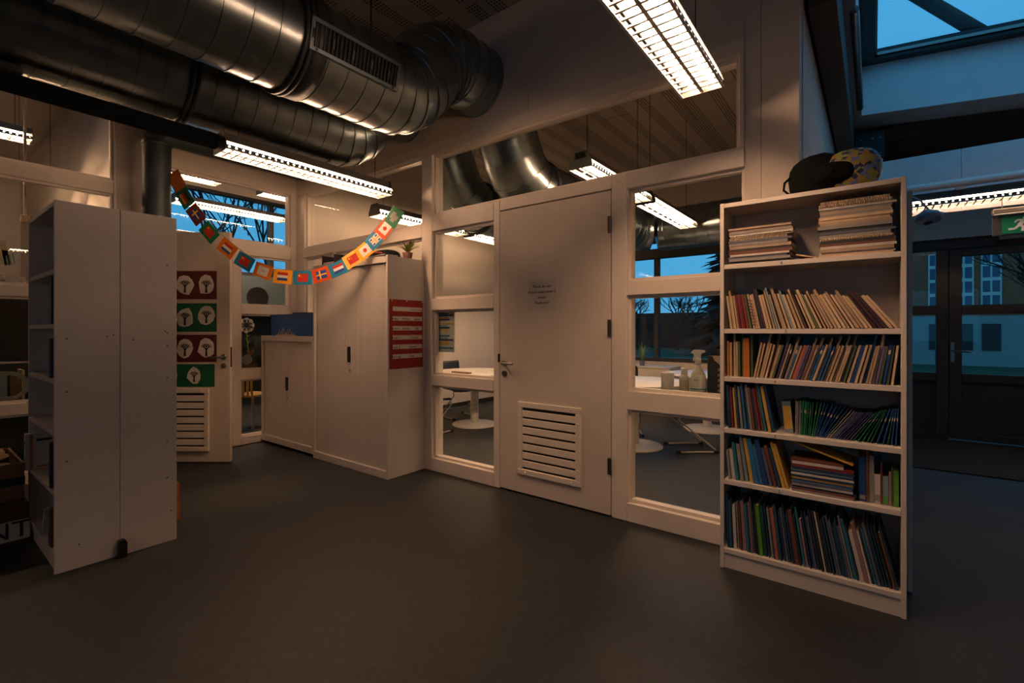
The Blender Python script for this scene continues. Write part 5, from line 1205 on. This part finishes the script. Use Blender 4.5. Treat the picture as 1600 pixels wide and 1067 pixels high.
# ------------------------------------------------------------------ outdoors
M_LAWN = mat('lawn', '#243a1e', 0.95, var=0.3, scale=1.5, bump=0.4, bscale=60)
tag(B(-60, 60, YE+0.2, 90, -0.3, -0.06).build('ground_lawn', M_LAWN), 'dark lawn outside the entrance and classroom windows', 'lawn', kind='structure')
tag(B(-90, -9.2, -60, YE+0.2, -0.3, -0.06).build('ground_lawn', M_LAWN), 'dark ground outside the left rooms', 'lawn', kind='structure')
M_BARK = mat('dark_bark', '#20221e', 0.9, var=0.3, scale=8, bump=0.4, bscale=25)
def bare_tree(label, loc, h, seed, lean=(0, 0), levels=5, r0=0.22, trunk_pts=None, spread=0.55):
    rnd = random.Random(seed); t = thing('bare_tree', label, 'tree', loc)
    tp = trunk_pts or [(0, 0, -0.06), (lean[0]*0.3, lean[1]*0.3, h*0.22), (lean[0], lean[1], h*0.42)]
    tp = [Vector(p_) for p_ in tp]
    MB().tube(tp, [r0*(1-0.35*i/(len(tp)-1)) for i in range(len(tp))], 10).build('trunk', M_BARK, t)
    q = MB()
    def grow(p_, d, ln, r_, lv):
        k = Vector((rnd.uniform(-1, 1), rnd.uniform(-1, 1), rnd.uniform(-0.6, 0.8)))*0.22
        m_ = p_ + d*ln*0.5 + k*ln*0.25; e_ = p_ + (d+k).normalized()*ln
        q.tube([p_, m_, e_], [r_, r_*0.8, r_*0.62], 5 if lv > 2 else 4, caps=False)
        if lv:
            for j in range(3 if lv > 1 else 4):
                nd = (d + Vector((rnd.uniform(-1, 1), rnd.uniform(-1, 1), rnd.uniform(-0.5, 0.9)))*spread*1.3).normalized()
                grow(p_.lerp(e_, rnd.uniform(0.45, 1.0)), nd, ln*rnd.uniform(0.55, 0.78), r_*0.55, lv-1)
    d0 = (tp[-1]-tp[-2]).normalized()
    for j in range(5):
        nd = (d0 + Vector((rnd.uniform(-1, 1), rnd.uniform(-1, 1), rnd.uniform(-0.3, 0.6)))*0.75).normalized()
        grow(tp[-1] if j < 3 else tp[-1].lerp(tp[-2], rnd.uniform(0.1, 0.6)), nd, h*rnd.uniform(0.2, 0.28), r0*0.5, levels-1)
    o = q.build('branches', M_BARK, t); o['kind'] = 'stuff'; return t
bare_tree('bare tree behind the fanlight, nearer the vertical pipe', (-14.5, 4.9, 0), 9.0, 3, (0.3, 0.2), levels=6, r0=0.065)
bare_tree('bare tree behind the fanlight, nearer its far corner', (-15.5, 7.6, 0), 10.0, 11, (-0.2, -0.3), levels=6, r0=0.065)
bare_tree('bare tree farther off beyond the far room window', (-19, 8.0, 0), 11.0, 17, (0.2, -0.4), levels=6, r0=0.07)
bare_tree('leaning bare tree spreading over the skylight', (4.4, 12.6, 0), 8.5, 23, levels=5, r0=0.14, spread=0.55,
          trunk_pts=[(0, 0, -0.06), (0.1, 0.1, 2.6), (-0.5, -0.3, 4.3), (-2.9, -1.45, 6.25), (-4.5, -2.4, 7.6), (-5.6, -3.0, 9.0)])
bare_tree('bare tree on the lawn in front of the brick building', (3.6, 17.5, 0), 5.0, 31, levels=4, r0=0.10)
def conifer(label, loc, h, r_, seed, n=26):
    rnd = random.Random(seed); t = thing('conifer', label, 'tree', loc)
    MB().tube([(0, 0, -0.06), (0, 0, h*0.95)], [0.22, 0.04], 8).build('trunk', M_BARK, t)
    q = MB()
    for k in range(n):
        f = k/(n-1); z = h*(0.08+0.9*f); rr_ = r_*(1-f)**0.85+0.12
        for j in range(int(10+6*(1-f))):
            a = rnd.uniform(0, 6.28); L_ = rr_*rnd.uniform(0.65, 1.1); dz = -0.25*L_ + rnd.uniform(-0.1, 0.1)
            e_ = Vector((math.cos(a)*L_, math.sin(a)*L_, z+dz)); s_ = Vector((-math.sin(a), math.cos(a), 0))*0.22*L_*0.8
            q.add([(0, 0, z+0.15), tuple(e_*0.55+Vector((0,0,z*0.45+0.05))+s_), tuple(e_), tuple(e_*0.55+Vector((0,0,z*0.45+0.05))-s_), tuple(Vector((e_.x*0.5, e_.y*0.5, z-0.2)))], [(0, 1, 2), (0, 2, 3), (0, 4, 1), (0, 3, 4), (4, 2, 1), (4, 3, 2)])
    o = q.build('foliage', mat('conifer_green', '#16281c', 0.9, var=0.3), t); o['kind'] = 'stuff'
conifer('tall dark conifer outside the classroom beside the bookcase edge', (-6.2, 27, 0), 8.2, 2.6, 2)
conifer('second dark conifer further along the tree line', (-7.5, 32, 0), 7.5, 2.4, 6)
for i, (x, y, h, sd) in enumerate(((-16.5, 31, 5.0, 41), (-14, 33, 4.6, 43), (-12.5, 30, 4.4, 47), (-10.8, 33, 5.0, 53), (-9.2, 31, 4.3, 59))):
    bare_tree(f'small bare tree, {ordinal(i+1)} from the left in the tree line outside', (x, y, 0), h, sd, levels=4, r0=0.12, spread=0.7)
hd = tag(MB().box(-30, -2, 36, 37.5, -0.06, 2.6).build('hedge', mat('hedge_green', '#15221a', 0.95, var=0.3, bump=0.6, bscale=6)), 'dark clipped hedge closing the lawn outside the classroom', 'hedge')
bd = thing('brick_building', 'brick building with tall white windows across the lawn', 'building', (-2, 25, -0.06))
mb_ = bpy.data.materials.new('brickwork'); mb_.use_nodes = True; n = mb_.node_tree.nodes; l = mb_.node_tree.links.new
t = n.new('ShaderNodeTexCoord'); mpn = n.new('ShaderNodeMapping'); mpn.inputs['Rotation'].default_value = (R(90), 0, 0); br_ = n.new('ShaderNodeTexBrick'); br_.inputs['Scale'].default_value = 4.5
br_.inputs['Color1'].default_value = lin('#b0562c'); br_.inputs['Color2'].default_value = lin('#8c4424'); br_.inputs['Mortar'].default_value = lin('#6a5a50')
l(t.outputs['Object'], mpn.inputs[0]); l(mpn.outputs[0], br_.inputs['Vector']); l(br_.outputs[0], n['Principled BSDF'].inputs['Base Color']); n['Principled BSDF'].inputs['Roughness'].default_value = 0.9
B(0, 14, 0, 6, 1.9, 8.0).build('wall', mb_, bd); B(-0.05, 14.05, -0.05, 6.05, 0, 1.9).build('plinth', cmat('#8a8884'), bd)
MB().prism([(-0.4, 8.0), (6.4, 8.0), (3, 10.4)], -0.4, 14.4, 'x').build('roof', cmat('#6a4030'), bd)
for k, x in enumerate((1.2, 2.6, 4.0, 4.75, 5.5, 7.3, 8.7, 10.1, 11.5)):
    f_ = B(x-0.28, x+0.28, -0.04, 0.05, 2.15, 4.35, 0.01).build('window', cmat('#c5c0b8'), bd)
    for a in (-0.13, 0.13):
        for b in (2.25, 2.8, 3.35, 3.9): B(x+a-0.10, x+a+0.10, -0.05, -0.04, b, b+0.42).build('pane', mat('far_pane', '#2c4a60', 0.2), f_)
    B(x-0.25, x+0.25, -0.09, -0.05, 0.6, 1.6).build('basement_window', M_BLACK, bd)
